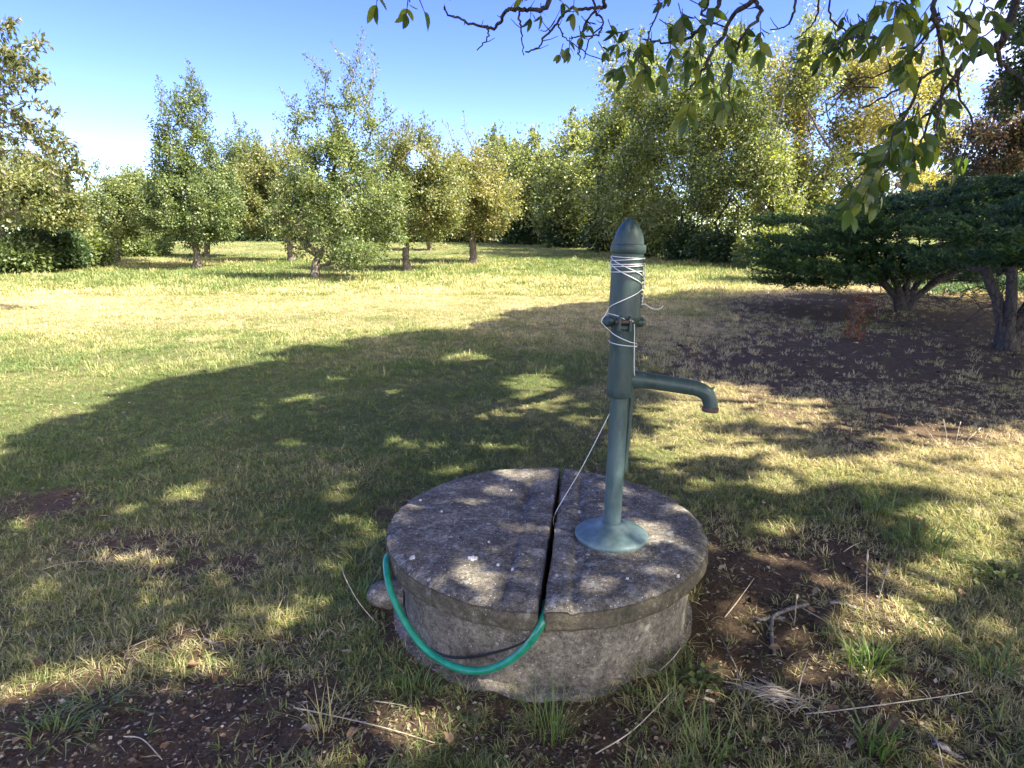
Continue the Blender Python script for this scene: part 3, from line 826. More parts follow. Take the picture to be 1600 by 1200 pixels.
# ---- concrete well
def concrete_mat(name, dark=1.0, lichen=1.0, moss=0.8):
    m, t, o = new_mat(name)
    v = objvec(t)
    a = noise(t, 9, 8, 0.7, v, 0.3); b_ = noise(t, 70, 5, 0.75, v); c_ = noise(t, 240, 3, 0.7, v); d_ = noise(t, 26, 6, 0.6, v)
    col = ramp(t, a, [(0.3, (0.080 * dark, 0.068 * dark, 0.050 * dark)), (0.5, (0.155 * dark, 0.134 * dark, 0.102 * dark)), (0.66, (0.31 * dark, 0.27 * dark, 0.205 * dark))])
    col = mixc(t, 0.75, col, ramp(t, b_, [(0.36, gray(0.25)), (0.5, gray(0.9)), (0.64, gray(1.7))]), 'MULTIPLY')
    col = mixc(t, ramp(t, c_, [(0.60, gray(0)), (0.68, gray(0.85))]), col, (0.50, 0.47, 0.41))
    col = mixc(t, ramp(t, d_, [(0.56, gray(0)), (0.66, gray(0.45 * lichen))]), col, (0.34, 0.35, 0.32))
    col = mixc(t, ramp(t, d_, [(0.30, gray(0.5)), (0.42, gray(0))]), col, (0.06, 0.07, 0.035))
    # grit: pale aggregate grains and small dark pits
    for sc_, thr_, c_g, am in ((75, 0.23, (0.62, 0.58, 0.52), 0.85), (150, 0.26, (0.50, 0.46, 0.40), 0.7), (95, 0.22, (0.018, 0.016, 0.013), 0.85), (22, 0.20, (0.55, 0.52, 0.46), 0.6)):
        vo = N(t, 'ShaderNodeTexVoronoi', i_Scale=float(sc_)); t.links.new(v, vo.inputs['Vector'])
        sc2 = N(t, 'ShaderNodeSeparateColor'); t.links.new(vo.outputs['Color'], sc2.inputs[0])
        th_ = N(t, 'ShaderNodeMath', operation='MULTIPLY'); t.links.new(sc2.outputs[0], th_.inputs[0]); th_.inputs[1].default_value = thr_ * 1.9
        lt = N(t, 'ShaderNodeMath', operation='LESS_THAN'); t.links.new(vo.outputs['Distance'], lt.inputs[0])
        th2 = N(t, 'ShaderNodeMath', operation='SUBTRACT'); t.links.new(th_.outputs[0], th2.inputs[0]); th2.inputs[1].default_value = thr_ * 0.9
        t.links.new(th2.outputs[0], lt.inputs[1])
        am_ = N(t, 'ShaderNodeMath', operation='MULTIPLY'); t.links.new(lt.outputs[0], am_.inputs[0]); am_.inputs[1].default_value = am
        col = mixc(t, am_.outputs[0], col, c_g)
    # moss and dirt grow on the upright faces
    gn = N(t, 'ShaderNodeNewGeometry'); sn = N(t, 'ShaderNodeSeparateXYZ'); t.links.new(gn.outputs['Normal'], sn.inputs[0])
    mo = N(t, 'ShaderNodeMath', operation='MULTIPLY'); t.links.new(ramp(t, sn.outputs['Z'], [(0.25, gray(moss)), (0.7, gray(0))]), mo.inputs[0])
    t.links.new(ramp(t, a, [(0.35, gray(0.5)), (0.6, gray(1))]), mo.inputs[1])
    col = mixc(t, mo.outputs[0], col, ramp(t, d_, [(0.35, (0.045, 0.042, 0.022)), (0.6, (0.12, 0.095, 0.055)), (0.75, (0.26, 0.23, 0.17))]))
    bs = N(t, 'ShaderNodeBsdfPrincipled', i_Roughness=0.92); bs.inputs['Specular IOR Level'].default_value = 0.2
    t.links.new(col, bs.inputs['Base Color'])
    b1 = N(t, 'ShaderNodeBump', i_Strength=0.8, i_Distance=0.006); t.links.new(b_, b1.inputs['Height'])
    b2 = N(t, 'ShaderNodeBump', i_Strength=0.7, i_Distance=0.003); t.links.new(c_, b2.inputs['Height']); t.links.new(b1.outputs[0], b2.inputs['Normal'])
    t.links.new(b2.outputs[0], bs.inputs['Normal']); t.links.new(bs.outputs[0], o.inputs['Surface'])
    return m
M_lid = concrete_mat('weathered_lid_concrete', 0.92, 1.3)
M_ring = concrete_mat('well_ring_concrete', 1.3, 0.4, 0.35)

cx, cy = LIDC
def ring_profile(prof, sides=160, jit=0.004, seed=0):
    a = np.arange(sides) * 2 * PI / sides
    Vs = []
    for k, (r, z) in enumerate(prof):
        q = np.column_stack([np.cos(a) * 2, np.sin(a) * 2, np.full(sides, z * 8 + seed)])
        rr = r + (vnoise(q, 1.3, 4, seed) - 0.5) * jit * 2.2
        zz = z + (vnoise(q, 2.1, 3, seed + 3) - 0.5) * jit * 1.2
        Vs.append(np.column_stack([rr * np.cos(a), rr * np.sin(a), zz]))
    k = np.arange(sides); k2 = (k + 1) % sides
    Q = np.concatenate([np.column_stack([i * sides + k, i * sides + k2, (i + 1) * sides + k2, (i + 1) * sides + k]) for i in range(len(prof) - 1)])
    return np.concatenate(Vs), [Q]
well = thing('well', 'round grey concrete well ring below the split lid', 'well', (cx, cy, 0))
zt = LIDZ - 0.085
V, fs = ring_profile([(RINGR - 0.09, -0.2), (RINGR - 0.09, zt - 0.012), (RINGR - 0.02, zt - 0.004), (RINGR - 0.004, zt - 0.012)] + [(RINGR + 0.004 * math.sin(i), zt - 0.012 - (zt + 0.1) * (i + 1) / 12) for i in range(12)], jit=0.006)
link('ring_wall', make_mesh('ring_wall', V, fs, True), M_ring, well)
V, fs = ring_profile([(0.50, 0.012), (0.565, 0.008), (0.588, 0.004), (0.60, -0.008), (0.605, -0.06)], jit=0.012, seed=4)
link('footing', make_mesh('footing', V, fs, True), M_ring, well, (-0.01, -0.035, 0))
V, fs = ring_profile([(0.001, -0.15), (RINGR - 0.08, -0.15)], 60, 0.0)
link('well_floor', make_mesh('well_floor', V, fs), M_ring, well)

# the two halves of the lid, split along a line from back to front
s_front = np.array([0.088, 1.746]); s_back = np.array([0.246, 2.985])
tdir = (s_back - s_front) / np.linalg.norm(s_back - s_front)
ndir = np.array([tdir[1], -tdir[0]])           # to the right
mid_off = np.dot((s_front + s_back) / 2 - LIDC, ndir)
def half_lid(side):
    nu, nv = 90, 200
    gap = 0.009
    u0 = mid_off * side + gap                       # signed start distance from the centre along side*ndir
    if side < 0: u0 = -mid_off + gap
    us = u0 + (LIDR - 0.0005 - u0) * (1 - np.cos(np.linspace(0, PI / 2, nu)) * 1.0)[::1]
    us = u0 + (LIDR - 0.0005 - u0) * np.sin(np.linspace(0, PI / 2, nu))
    vs = np.sin(np.linspace(-PI / 2, PI / 2, nv))
    U, Vv = np.meshgrid(us, vs, indexing='ij')
    half = np.sqrt(np.maximum(LIDR ** 2 - U ** 2, 1e-8))
    T = Vv * half
    ang = np.arctan2(T, U)
    wob = 1 + (vnoise(np.column_stack([np.cos(ang.ravel()) * 2 * side + 5, np.sin(ang.ravel()) * 2]), 2.2, 4, 8).reshape(U.shape) - 0.5) * 0.022
    X = (ndir[0] * side * U + tdir[0] * T) * wob; Y = (ndir[1] * side * U + tdir[1] * T) * wob
    ew = (vnoise(np.column_stack([T.ravel(), U.ravel()]), 13, 4, 31).reshape(U.shape) - 0.5) * 0.012 * np.exp(-((U - u0) / 0.03) ** 2)
    X += ndir[0] * side * ew; Y += ndir[1] * side * ew
    rr = np.hypot(U, T)
    Pxy = np.column_stack([X.ravel(), Y.ravel()])
    z = (vnoise(Pxy, 3, 4, 40).reshape(U.shape) - 0.5) * 0.014 + (vnoise(Pxy, 22, 4, 41).reshape(U.shape) - 0.5) * 0.010
    pit = vnoise(Pxy, 48, 2, 43).reshape(U.shape)
    z -= np.clip(0.30 - pit, 0, 1) * 0.035
    d_edge = np.maximum(LIDR - rr, 0.0)
    edge_n = vnoise(Pxy, 11, 3, 44).reshape(U.shape)
    z -= 0.020 * np.exp(-(d_edge / (0.010 + 0.022 * edge_n)) ** 1.3)
    # shallow moulding band beside the joint
    bw = 0.115 if side < 0 else 0.085
    dd = U - u0
    z += np.where(dd < bw, 0.003, 0) - 0.009 * np.exp(-((dd - bw) / 0.009) ** 2) * (0.45 + vnoise(np.column_stack([T.ravel() * 3, T.ravel() * 0]), 3, 3, 50).reshape(U.shape))
    if side < 0:   # damaged hollow by the joint towards the back
        z -= 0.016 * np.exp(-(((dd - 0.13) / 0.022) ** 2 + ((T - 0.18) / 0.10) ** 2))
    z -= 0.006 * np.exp(-(dd / 0.006) ** 2)
    Vt = np.column_stack([X.ravel(), Y.ravel(), z.ravel()])
    idx = np.arange(nu * nv).reshape(nu, nv)
    Q = np.stack([idx[:-1, :-1], idx[1:, :-1], idx[1:, 1:], idx[:-1, 1:]], -1).reshape(-1, 4)
    if side < 0: Q = Q[:, ::-1]
    # outline: joint edge then the arc
    loop = list(idx[0, :]) + list(idx[1:, -1]) + list(idx[::-1, 0][:-1])[0:]
    loop = list(idx[0, :]) + list(idx[1:-1, -1]) + list(idx[-1:, nv // 2]) + list(idx[1:-1, 0][::-1])
    L = Vt[loop]
    nl = len(loop)
    levels = [0.010, 0.024, 0.045, 0.066, 0.080, 0.086]
    allV = [Vt]; quads = [Q]; prev = np.array(loop); off = len(Vt)
    cen = L.mean(0)
    for lv in levels:
        rad = norm(L[:, :2])
        nn_ = (vnoise(np.column_stack([L[:, 0] * 9, L[:, 1] * 9, np.full(nl, lv * 40)]), 1.6, 4, 60) - 0.5)
        onarc = np.hypot(L[:, 0], L[:, 1]) > LIDR * 0.97
        push = np.where(onarc, 0.006 * math.sin(min(lv / 0.086, 1) * PI) + nn_ * 0.020, nn_ * 0.004)
        if lv > 0.08: push = push - 0.012 * onarc
        ring_ = L.copy(); ring_[:, :2] += rad * push[:, None]
        ring_[:, 2] = np.minimum(L[:, 2], 0) * (1 - lv / 0.09) - lv
        cur = np.arange(nl) + off; off += nl
        allV.append(ring_)
        k2 = (np.arange(nl) + 1) % nl
        q = np.column_stack([prev, prev[k2], cur[k2], cur])
        quads.append(q if side < 0 else q[:, ::-1]); prev = cur
    allV.append(np.array([[cen[0], cen[1], -0.086]]))
    ctr = off
    tris = np.column_stack([prev, np.roll(prev, -1), np.full(nl, ctr)])
    return np.concatenate(allV), [np.concatenate(quads), tris if side < 0 else tris[:, ::-1]]
for side, lab in ((-1, 'left half of the round weathered concrete well lid'), (1, 'right half of the round concrete well lid, carrying the pump')):
    V, fs = half_lid(side)
    o_ = link('lid_slab', make_mesh('lid_slab', V, fs, True), M_lid, loc=(cx, cy, LIDZ))
    tag(o_, lab, 'well lid', 'halves of the well lid')

# pale lichen scab and chips on the lid
M_chip, t, o = new_mat('pale_lichen')
bs = N(t, 'ShaderNodeBsdfPrincipled', i_Roughness=0.9); t.links.new(ramp(t, noise(t, 60, 4, 0.6, objvec(t)), [(0.3, (0.35, 0.32, 0.30)), (0.7, (0.72, 0.68, 0.66))]), bs.inputs['Base Color'])
t.links.new(bs.outputs[0], o.inputs['Surface'])
def chip(px, py, size, label, name='lichen_patch', z=LIDZ, seed=0, mat=None, th=0.006, grp=None, cat='lichen patch'):
    p = on_z(px, py, z)
    r0 = np.random.default_rng(seed)
    n_ = 14; a = np.arange(n_) * 2 * PI / n_
    rad = size * (0.55 + 0.5 * r0.random(n_))
    outer = np.column_stack([rad * np.cos(a), rad * np.sin(a), np.full(n_, -0.004)])
    inner = np.column_stack([rad * 0.8 * np.cos(a), rad * 0.8 * np.sin(a), th * (0.5 + r0.random(n_) * 0.7)])
    V = np.concatenate([outer, inner, [[0, 0, th * 0.7]]])
    k = np.arange(n_); k2 = (k + 1) % n_
    o_ = link(name, make_mesh(name, V, [np.column_stack([k, k2, n_ + k2, n_ + k]), np.column_stack([n_ + k, n_ + k2, np.full(n_, 2 * n_)])], False), mat or M_chip, loc=(p.x, p.y, z))
    tag(o_, label, cat, grp)
chip(738, 873, 0.022, 'pale pinkish lichen patch on the left lid half', seed=1)
chip(644, 872, 0.015, 'small pale lichen patch near the left lid rim', seed=2)
for k, (px, py) in enumerate([(778, 883), (801, 890), (799, 767), (657, 782), (764, 848), (930, 852), (905, 800), (1020, 840), (870, 900), (690, 800), (1060, 900), (980, 905)]):
    chip(px, py, 0.006, 'tiny white chip lying on the concrete lid', 'chip', seed=10 + k, grp='white chips on the lid', cat='stone chip')

# ------------------------------------------------------------------ hand pump
def paint_mat(name, dark=(0.018, 0.034, 0.030), mid=(0.036, 0.068, 0.057), pale=(0.12, 0.18, 0.165)):
    m, t, o = new_mat(name)
    v = objvec(t)
    mp_ = N(t, 'ShaderNodeMapping'); mp_.inputs['Scale'].default_value = (1, 1, 0.3); t.links.new(v, mp_.inputs['Vector'])
    a = noise(t, 22, 7, 0.7, mp_.outputs[0]); b_ = noise(t, 120, 4, 0.7, v); c_ = noise(t, 7, 5, 0.6, mp_.outputs[0])
    sep = N(t, 'ShaderNodeSeparateXYZ'); t.links.new(v, sep.inputs[0])
    zr = N(t, 'ShaderNodeMapRange'); zr.inputs[1].default_value = 0.95; zr.inputs[2].default_value = 0.33; zr.inputs[3].default_value = 0.0; zr.inputs[4].default_value = 0.9
    t.links.new(sep.outputs['Z'], zr.inputs[0])
    col = ramp(t, a, [(0.3, dark), (0.6, mid), (0.8, pale)])
    # paint turns paler and bluer towards the foot of the pump
    col = mixc(t, zr.outputs[0], col, ramp(t, c_, [(0.3, mid), (0.48, (0.11, 0.17, 0.165)), (0.68, (0.24, 0.32, 0.32))]))
    col = mixc(t, ramp(t, b_, [(0.62, gray(0)), (0.70, gray(0.7))]), col, (0.10, 0.06, 0.035))
    mq = N(t, 'ShaderNodeMapping'); mq.inputs['Scale'].default_value = (1, 1, 0.12); t.links.new(v, mq.inputs['Vector'])
    st_ = noise(t, 38, 6, 0.75, mq.outputs[0])
    col = mixc(t, ramp(t, st_, [(0.60, gray(0)), (0.70, gray(0.6))]), col, (0.075, 0.055, 0.035))
    col = mixc(t, ramp(t, st_, [(0.30, gray(0.55)), (0.40, gray(0))]), col, (0.19, 0.25, 0.23))
    bs = N(t, 'ShaderNodeBsdfPrincipled'); t.links.new(col, bs.inputs['Base Color'])
    t.links.new(ramp(t, a, [(0.3, gray(0.32)), (0.7, gray(0.6))]), bs.inputs['Roughness'])
    bp = N(t, 'ShaderNodeBump', i_Strength=0.35, i_Distance=0.003); t.links.new(b_, bp.inputs['Height']); t.links.new(bp.outputs[0], bs.inputs['Normal'])
    t.links.new(bs.outputs[0], o.inputs['Surface'])
    return m
M_pump = paint_mat('faded_green_paint')
M_rust, t, o = new_mat('rusty_iron')
bs = N(t, 'ShaderNodeBsdfPrincipled', i_Roughness=0.8); t.links.new(ramp(t, noise(t, 60, 5, 0.7, objvec(t)), [(0.35, (0.05, 0.045, 0.04)), (0.65, (0.15, 0.075, 0.045))]), bs.inputs['Base Color']); t.links.new(bs.outputs[0], o.inputs['Surface'])

pb = on_z(955, 838, LIDZ)
px0, py0 = pb.x, pb.y
LEAN = 0.021
pump = thing('hand_pump', 'old green cast iron hand pump standing on the right lid half', 'water pump', (px0, py0, LIDZ))
pump.rotation_euler = (0, math.radians(1.15), 0)
def prt(name, V, fs, smooth=True, mat=None):
    me_ = make_mesh(name, V, fs, smooth)
    o_ = link(name, me_, mat or M_pump, pump)
    if smooth:
        me_.polygons.foreach_set('use_smooth', np.ones(len(me_.polygons), bool))
        try:
            me_.set_sharp_from_angle(angle=math.radians(38))
        except Exception:
            pass
    return o_
z0 = LIDZ
def H(z): return z - z0
V, fs = lathe([(0.134, 0.0), (0.137, 0.006), (0.136, 0.014), (0.131, 0.019), (0.118, 0.024), (0.095, 0.030), (0.072, 0.038), (0.056, 0.047), (0.048, 0.056), (0.045, 0.062), (0.041, 0.064), (0.033, 0.0645)], 64)
prt('base_flange', V, fs)
V, fs = lathe([(0.0325, 0.058), (0.0325, 0.3), (0.033, H(0.885))], 36); prt('riser_pipe', V, fs)
V, fs = lathe([(0.034, H(0.872)), (0.043, H(0.876)), (0.047, H(0.884)), (0.048, H(0.90)), (0.0475, H(0.95)), (0.046, H(0.99)), (0.0455, H(1.13)), (0.050, H(1.142)), (0.056, H(1.15)), (0.056, H(1.165)), (0.0545, H(1.175)), (0.0535, H(1.385))], 44)
prt('pump_barrel', V, fs)
V, fs = lathe([(0.050, H(1.374)), (0.0575, H(1.376)), (0.060, H(1.380)), (0.060, H(1.398)), (0.058, H(1.404)), (0.050, H(1.406))], 44); prt('collar', V, fs)
prof = [(0.0515, H(1.402))]
for i in range(14):
    u = i / 13
    prof.append((0.052 * math.cos(u * PI / 2) ** 0.72 + 0.0002, H(1.404) + 0.093 * u))
prof += [(0.0045, H(1.4985)), (0.002, H(1.500))]
V, fs = lathe(prof, 44); prt('cap', V, fs)
# spout
c0 = 0.030
path = smooth_path([(c0, 0, H(0.938)), (0.10, -0.004, H(0.934)), (0.20, -0.010, H(0.921)), (0.268, -0.014, H(0.911)), (0.305, -0.017, H(0.893)), (0.320, -0.018, H(0.862)), (0.323, -0.018, H(0.842))], 8)
V, fs = tube(path, np.interp(np.linspace(0, 1, len(path)), [0, 0.12, 0.3, 0.8, 1], [0.034, 0.030, 0.0275, 0.026, 0.0245]), 28)
sp_o = prt('spout', V, fs)
V, fs = lathe([(0.019, -0.012), (0.0285, -0.012), (0.0295, -0.006), (0.0285, 0.002), (0.024, 0.004)], 28)
V = V + np.array([0.3232, -0.018, H(0.842)])
rim = link('spout_rim', make_mesh('spout_rim', V, fs, True), M_rust, sp_o)
V, fs = tube([(0.313, -0.017, H(0.897)), (0.322, -0.017, H(0.912)), (0.331, -0.018, H(0.919))], [0.008, 0.006, 0.003], 8)
link('spout_hook', make_mesh('spout_hook', V, fs, True), M_pump, sp_o)
# rod behind the riser
V, fs = tube(smooth_path([(0.046, 0.022, H(0.90)), (0.047, 0.024, H(0.80)), (0.044, 0.024, H(0.70)), (0.040, 0.024, H(0.585))], 4), 0.0085, 12)
prt('side_rod', V, fs)
# clamp lugs and fulcrum bracket
def blob(c, r, s=18):
    V, fs = lathe([(max(0.001, math.sin(a) * r[0]), -math.cos(a) * r[2]) for a in np.linspace(0.05, PI - 0.05, 10)], s)
    V = V * np.array([1, r[1] / r[0], 1]) + np.array(c)
    return V, fs
V, fs = merge([blob((-0.058, -0.006, H(1.142)), (0.020, 0.022, 0.020)), blob((-0.045, -0.012, H(1.148)), (0.022, 0.03, 0.018))]); prt('left_lug', V, fs).name = 'lug'
V, fs = merge([blob((0.053, -0.002, H(1.142)), (0.022, 0.024, 0.019))]); prt('lug', V, fs)
def boxmesh(c, s):
    x, y, z = s[0] / 2, s[1] / 2, s[2] / 2
    V = np.array([[-x, -y, -z], [x, -y, -z], [x, y, -z], [-x, y, -z], [-x, -y, z], [x, -y, z], [x, y, z], [-x, y, z]]) + np.array(c)
    Fq = np.array([[0, 3, 2, 1], [4, 5, 6, 7], [0, 1, 5, 4], [1, 2, 6, 5], [2, 3, 7, 6], [3, 0, 4, 7]])
    return V, [Fq]
V, fs = merge([boxmesh((-0.026, -0.060, H(1.142)), (0.010, 0.034, 0.052)), boxmesh((0.010, -0.060, H(1.142)), (0.010, 0.034, 0.052)), boxmesh((-0.008, -0.052, H(1.128)), (0.030, 0.018, 0.014))])
br = prt('fulcrum_bracket', V, fs, False)
bm_ = br.modifiers.new('bevel', 'BEVEL'); bm_.width = 0.003; bm_.segments = 2
V, fs = tube([(-0.040, -0.066, H(1.150)), (0.024, -0.066, H(1.150))], 0.0065, 10); prt('pivot_bolt', V, fs, mat=M_rust)
# slotted rack down the right side of the upper barrel
parts_ = [boxmesh((0.0545, -0.012, H(1.195 + 0.013 * i)), (0.008, 0.014, 0.006)) for i in range(9)]
V, fs = merge(parts_); prt('toothed_strip', V, fs, False)

# ------------------------------------------------------------------ twine, hose, cable
M_twine, t, o = new_mat('white_twine')
bs = N(t, 'ShaderNodeBsdfPrincipled', i_Roughness=0.7); bs.inputs['Base Color'].default_value = (0.78, 0.77, 0.72, 1); t.links.new(bs.outputs[0], o.inputs['Surface'])
Mp = Matrix.Translation((px0, py0, LIDZ)) @ Matrix.Rotation(math.radians(1.15), 4, 'Y')
def wrap(a0, a1, zA, zB, r=0.0565, n=18):
    """twine turning round the barrel from angle a0 to a1 (degrees; -90 faces the camera) from height zA to zB"""
    return [Mp @ Vector((r * math.cos(math.radians(a0 + (a1 - a0) * i / n)), r * math.sin(math.radians(a0 + (a1 - a0) * i / n)), H(zA + (zB - zA) * i / n))) for i in range(n + 1)]
tw = []
ru = 0.0565
tw += wrap(-180, -5, 1.366, 1.358, ru) + wrap(5, 175, 1.357, 1.352, ru)
tw += wrap(180, 355, 1.350, 1.362, ru) + wrap(5, 175, 1.36, 1.346, ru)
tw += wrap(180, 350, 1.338, 1.343, ru) + wrap(0, 170, 1.342, 1.335, ru)
tw += wrap(180, 352, 1.330, 1.338, ru) + wrap(0, 172, 1.336, 1.318, ru)
tw += wrap(180, 350, 1.312, 1.320, ru) + wrap(0, 170, 1.32, 1.366, ru)
tw += wrap(180, 345, 1.362, 1.296, ru) + wrap(0, 165, 1.30, 1.345, ru)
tw += wrap(185, 340, 1.340, 1.270, ru) 
tw += wrap(335, 190, 1.262, 1.190, 0.058)
tw += [Mp @ Vector((-0.072, -0.03, H(1.165))), Mp @ Vector((-0.082, -0.022, H(1.142)))]
tw += wrap(200, 290, 1.108, 1.078, 0.049, 12) + wrap(295, 345, 1.077, 1.066, 0.049, 6) + wrap(350, 530, 1.066, 1.072, 0.049)
tw += wrap(-188, -20, 1.074, 1.060, 0.0495, 14)
tw += wrap(-18, -40, 1.058, 1.06, 0.0495, 4)
tw2 = [Mp @ Vector((-0.058, -0.02, H(1.172))), Mp @ Vector((-0.03, -0.062, H(1.168))), Mp @ Vector((-0.012, -0.078, H(1.160)))] 
tw3 = [Mp @ Vector((0.006, -0.078, H(1.158))), Mp @ Vector((0.020, -0.07, H(1.150))), Mp @ Vector((0.028, -0.055, H(1.12))), Mp @ Vector((0.032, -0.044, H(1.08))), Mp @ Vector((0.036, -0.040, H(1.02))), Mp @ Vector((0.041, -0.034, H(0.965))), Mp @ Vector((0.047, -0.02, H(0.955)))]
tw4 = [Mp @ Vector((0.052, -0.02, H(1.205))), Mp @ Vector((0.066, -0.02, H(1.206))), Mp @ Vector((0.085, -0.02, H(1.194))), Mp @ Vector((0.104, -0.02, H(1.190))), Mp @ Vector((0.12, -0.02, H(1.193))), Mp @ Vector((0.128, -0.02, H(1.203)))]
pa = Mp @ Vector((-0.036, 0.0, H(0.80)))
pbk = on_z(869, 800, LIDZ + 0.0)
tw5 = [Mp @ Vector((0.0, 0.036, H(0.86))), pa, (pa * 0.5 + pbk * 0.5) + Vector((0.004, 0, -0.004)), pbk + Vector((0.0, 0, 0.002)), pbk + Vector((-0.012, -0.02, -0.05))]
tw6 = [Mp @ Vector((0.0555, -0.028, H(1.345))), Mp @ Vector((0.0565, -0.026, H(1.30))), Mp @ Vector((0.0565, -0.024, H(1.25))), Mp @ Vector((0.055, -0.02, H(1.205)))]
V, fs = merge([tube(smooth_path(q, k), 0.0014, 6) for q, k in ((tw, 2), (tw2, 6), (tw3, 5), (tw4, 6), (tw5, 8), (tw6, 4))])
tag(link('twine', make_mesh('twine', V, fs, True), M_twine), 'thin white twine wound criss cross round the pump and tied down to the lid joint', 'twine')

M_hose, t, o = new_mat('green_hose')
bs = N(t, 'ShaderNodeBsdfPrincipled', i_Roughness=0.28); t.links.new(ramp(t, noise(t, 30, 4, 0.6, objvec(t)), [(0.3, (0.004, 0.17, 0.085)), (0.7, (0.02, 0.27, 0.15))]), bs.inputs['Base Color'])
bs.inputs['Coat Weight'].default_value = 0.4; t.links.new(bs.outputs[0], o.inputs['Surface'])
M_cable, t, o = new_mat('black_cable')
bs = N(t, 'ShaderNodeBsdfPrincipled', i_Roughness=0.5); bs.inputs['Base Color'].default_value = (0.012, 0.013, 0.016, 1); t.links.new(bs.outputs[0], o.inputs['Surface'])
def on_cyl(px, py, r):
    d = ray(px, py); ox, oy = -cx, -cy
    a = d.x ** 2 + d.y ** 2; b_ = 2 * (ox * d.x + oy * d.y); c_ = ox * ox + oy * oy - r * r
    disc = b_ * b_ - 4 * a * c_
    if disc < 0: disc = 0
    tt = (-b_ - math.sqrt(disc)) / (2 * a)
    return Vector((0, 0, CAM_H)) + d * tt
hp = [on_cyl(852, 955, 0.56) + Vector((0, 0, 0)), on_cyl(850, 962, 0.60), on_cyl(841, 984, 0.628), on_cyl(822, 1010, 0.632), on_cyl(790, 1035, 0.636), on_cyl(750, 1048, 0.64), on_cyl(706, 1040, 0.645), on_cyl(665, 1014, 0.65),
      on_cyl(635, 975, 0.655), on_cyl(615, 935, 0.66), on_cyl(606, 905, 0.655)]
e = hp[-1]
ang = math.atan2(e.y - cy, e.x - cx)
hp += [Vector((cx + 0.635 * math.cos(ang - 0.14), cy + 0.635 * math.sin(ang - 0.14), e.z + 0.028)), Vector((cx + 0.60 * math.cos(ang - 0.26), cy + 0.60 * math.sin(ang - 0.26), e.z + 0.02))]
hp[0] = Vector((hp[1].x + 0.012, hp[1].y + 0.10, LIDZ - 0.06))
V, fs = tube(smooth_path(hp, 10), 0.0125, 20)
tag(link('garden_hose', make_mesh('garden_hose', V, fs, True), M_hose), 'glossy green hose looping from the lid joint round the left of the well', 'hose')
cpts = [on_cyl(846, 978, 0.575), on_cyl(835, 990, 0.572), on_cyl(812, 1006, 0.571), on_cyl(775, 1019, 0.571), on_cyl(735, 1027, 0.571), on_cyl(700, 1026, 0.571), on_cyl(668, 1012, 0.573), on_cyl(645, 988, 0.575), on_cyl(633, 955, 0.578), on_cyl(631, 925, 0.58)]
cpts.insert(0, Vector((cpts[0].x + 0.01, cpts[0].y + 0.06, LIDZ - 0.1)))
V, fs = tube(smooth_path(cpts, 8), 0.0042, 8)
tag(link('cable', make_mesh('cable', V, fs, True), M_cable), 'thin black cable hugging the well ring behind the green hose', 'cable')

# rounded stone behind the hose, left of the well
def rock(name, px, py, size, label, seed, mat, sink=0.3, cat='stone', grp=None, flat=0.6):
    p = on_z(px, py, 0)
    r0 = np.random.default_rng(seed)
    th = np.linspace(0.02, PI - 0.02, 14); ph = np.arange(24) * 2 * PI / 24
    T, Ph = np.meshgrid(th, ph, indexing='ij')
    D = np.column_stack([(np.sin(T) * np.cos(Ph)).ravel(), (np.sin(T) * np.sin(Ph)).ravel(), np.cos(T).ravel()])
    r = size * (0.8 + 0.5 * (vnoise(D, 1.4, 3, seed) - 0.3))
    V = D * r[:, None] * np.array([1.0, 0.8 + 0.4 * r0.random(), flat])
    idx = np.arange(14 * 24).reshape(14, 24)
    Q = np.stack([idx[:-1], idx[1:], np.roll(idx, -1, 1)[1:], np.roll(idx, -1, 1)[:-1]], -1).reshape(-1, 4)
    z = float(ground_z(np.array([p.x]), np.array([p.y]))[0])
    o_ = link(name, make_mesh(name, V, [Q], True), mat, loc=(p.x, p.y, z + size * flat * (1 - 2 * sink) * 0.6))
    tag(o_, label, cat, grp)
rock('stone', 612, 935, 0.11, 'grey rounded stone half hidden behind the green hose', 3, M_ring, 0.25)

# ------------------------------------------------------------------ walnut tree overhead
# Which ground points lie in its shade, by position in the photograph
BX = [-400, 0, 100, 230, 330, 430, 560, 650, 780, 850, 1000, 1180, 1330, 2200]
BY = [800, 700, 655, 612, 572, 552, 540, 522, 500, 490, 460, 452, 446, 440]
LIT = [(1420, 745, 280, 62), (1180, 690, 210, 62), (1120, 640, 130, 40), (1560, 800, 130, 50), (1230, 640, 90, 22), (1500, 700, 170, 40),
       (830, 615, 55, 30), (770, 650, 45, 10), (640, 700, 45, 12), (700, 735, 60, 10), (720, 560, 40, 8), (1030, 600, 60, 14)]
SHADE_IN = [(1290, 692, 75, 26), (1330, 780, 70, 22), (1120, 735, 45, 20), (1460, 775, 50, 14), (1160, 668, 45, 10)]
SPOTS = [(190, 862, 14), (385, 890, 12), (165, 945, 15), (420, 960, 20), (425, 985, 18), (565, 862, 20), (590, 822, 16), (300, 762, 22), (525, 775, 20), (1185, 1085, 22), (1215, 1100, 26), (1235, 1110, 16),
         (1135, 935, 14), (1240, 835, 24), (1210, 820, 18), (40, 1070, 30), (90, 1080, 22), (120, 1062, 14), (262, 972, 12), (500, 935, 16), (1290, 905, 14), (1160, 895, 12), (1340, 930, 16), (1400, 905, 24),
         (1450, 880, 26), (1530, 870, 28), (1060, 965, 10), (1190, 960, 12), (1275, 1000, 12), (640, 1110, 10), (860, 1120, 10), (210, 790, 16), (610, 690, 18), (480, 620, 20), (760, 700, 20), (330, 990, 8),
         (1545, 930, 16), (1500, 1090, 12), (1330, 1015, 18), (1390, 980, 10), (450, 690, 16), (900, 660, 20), (250, 700, 18), (1590, 985, 14)]
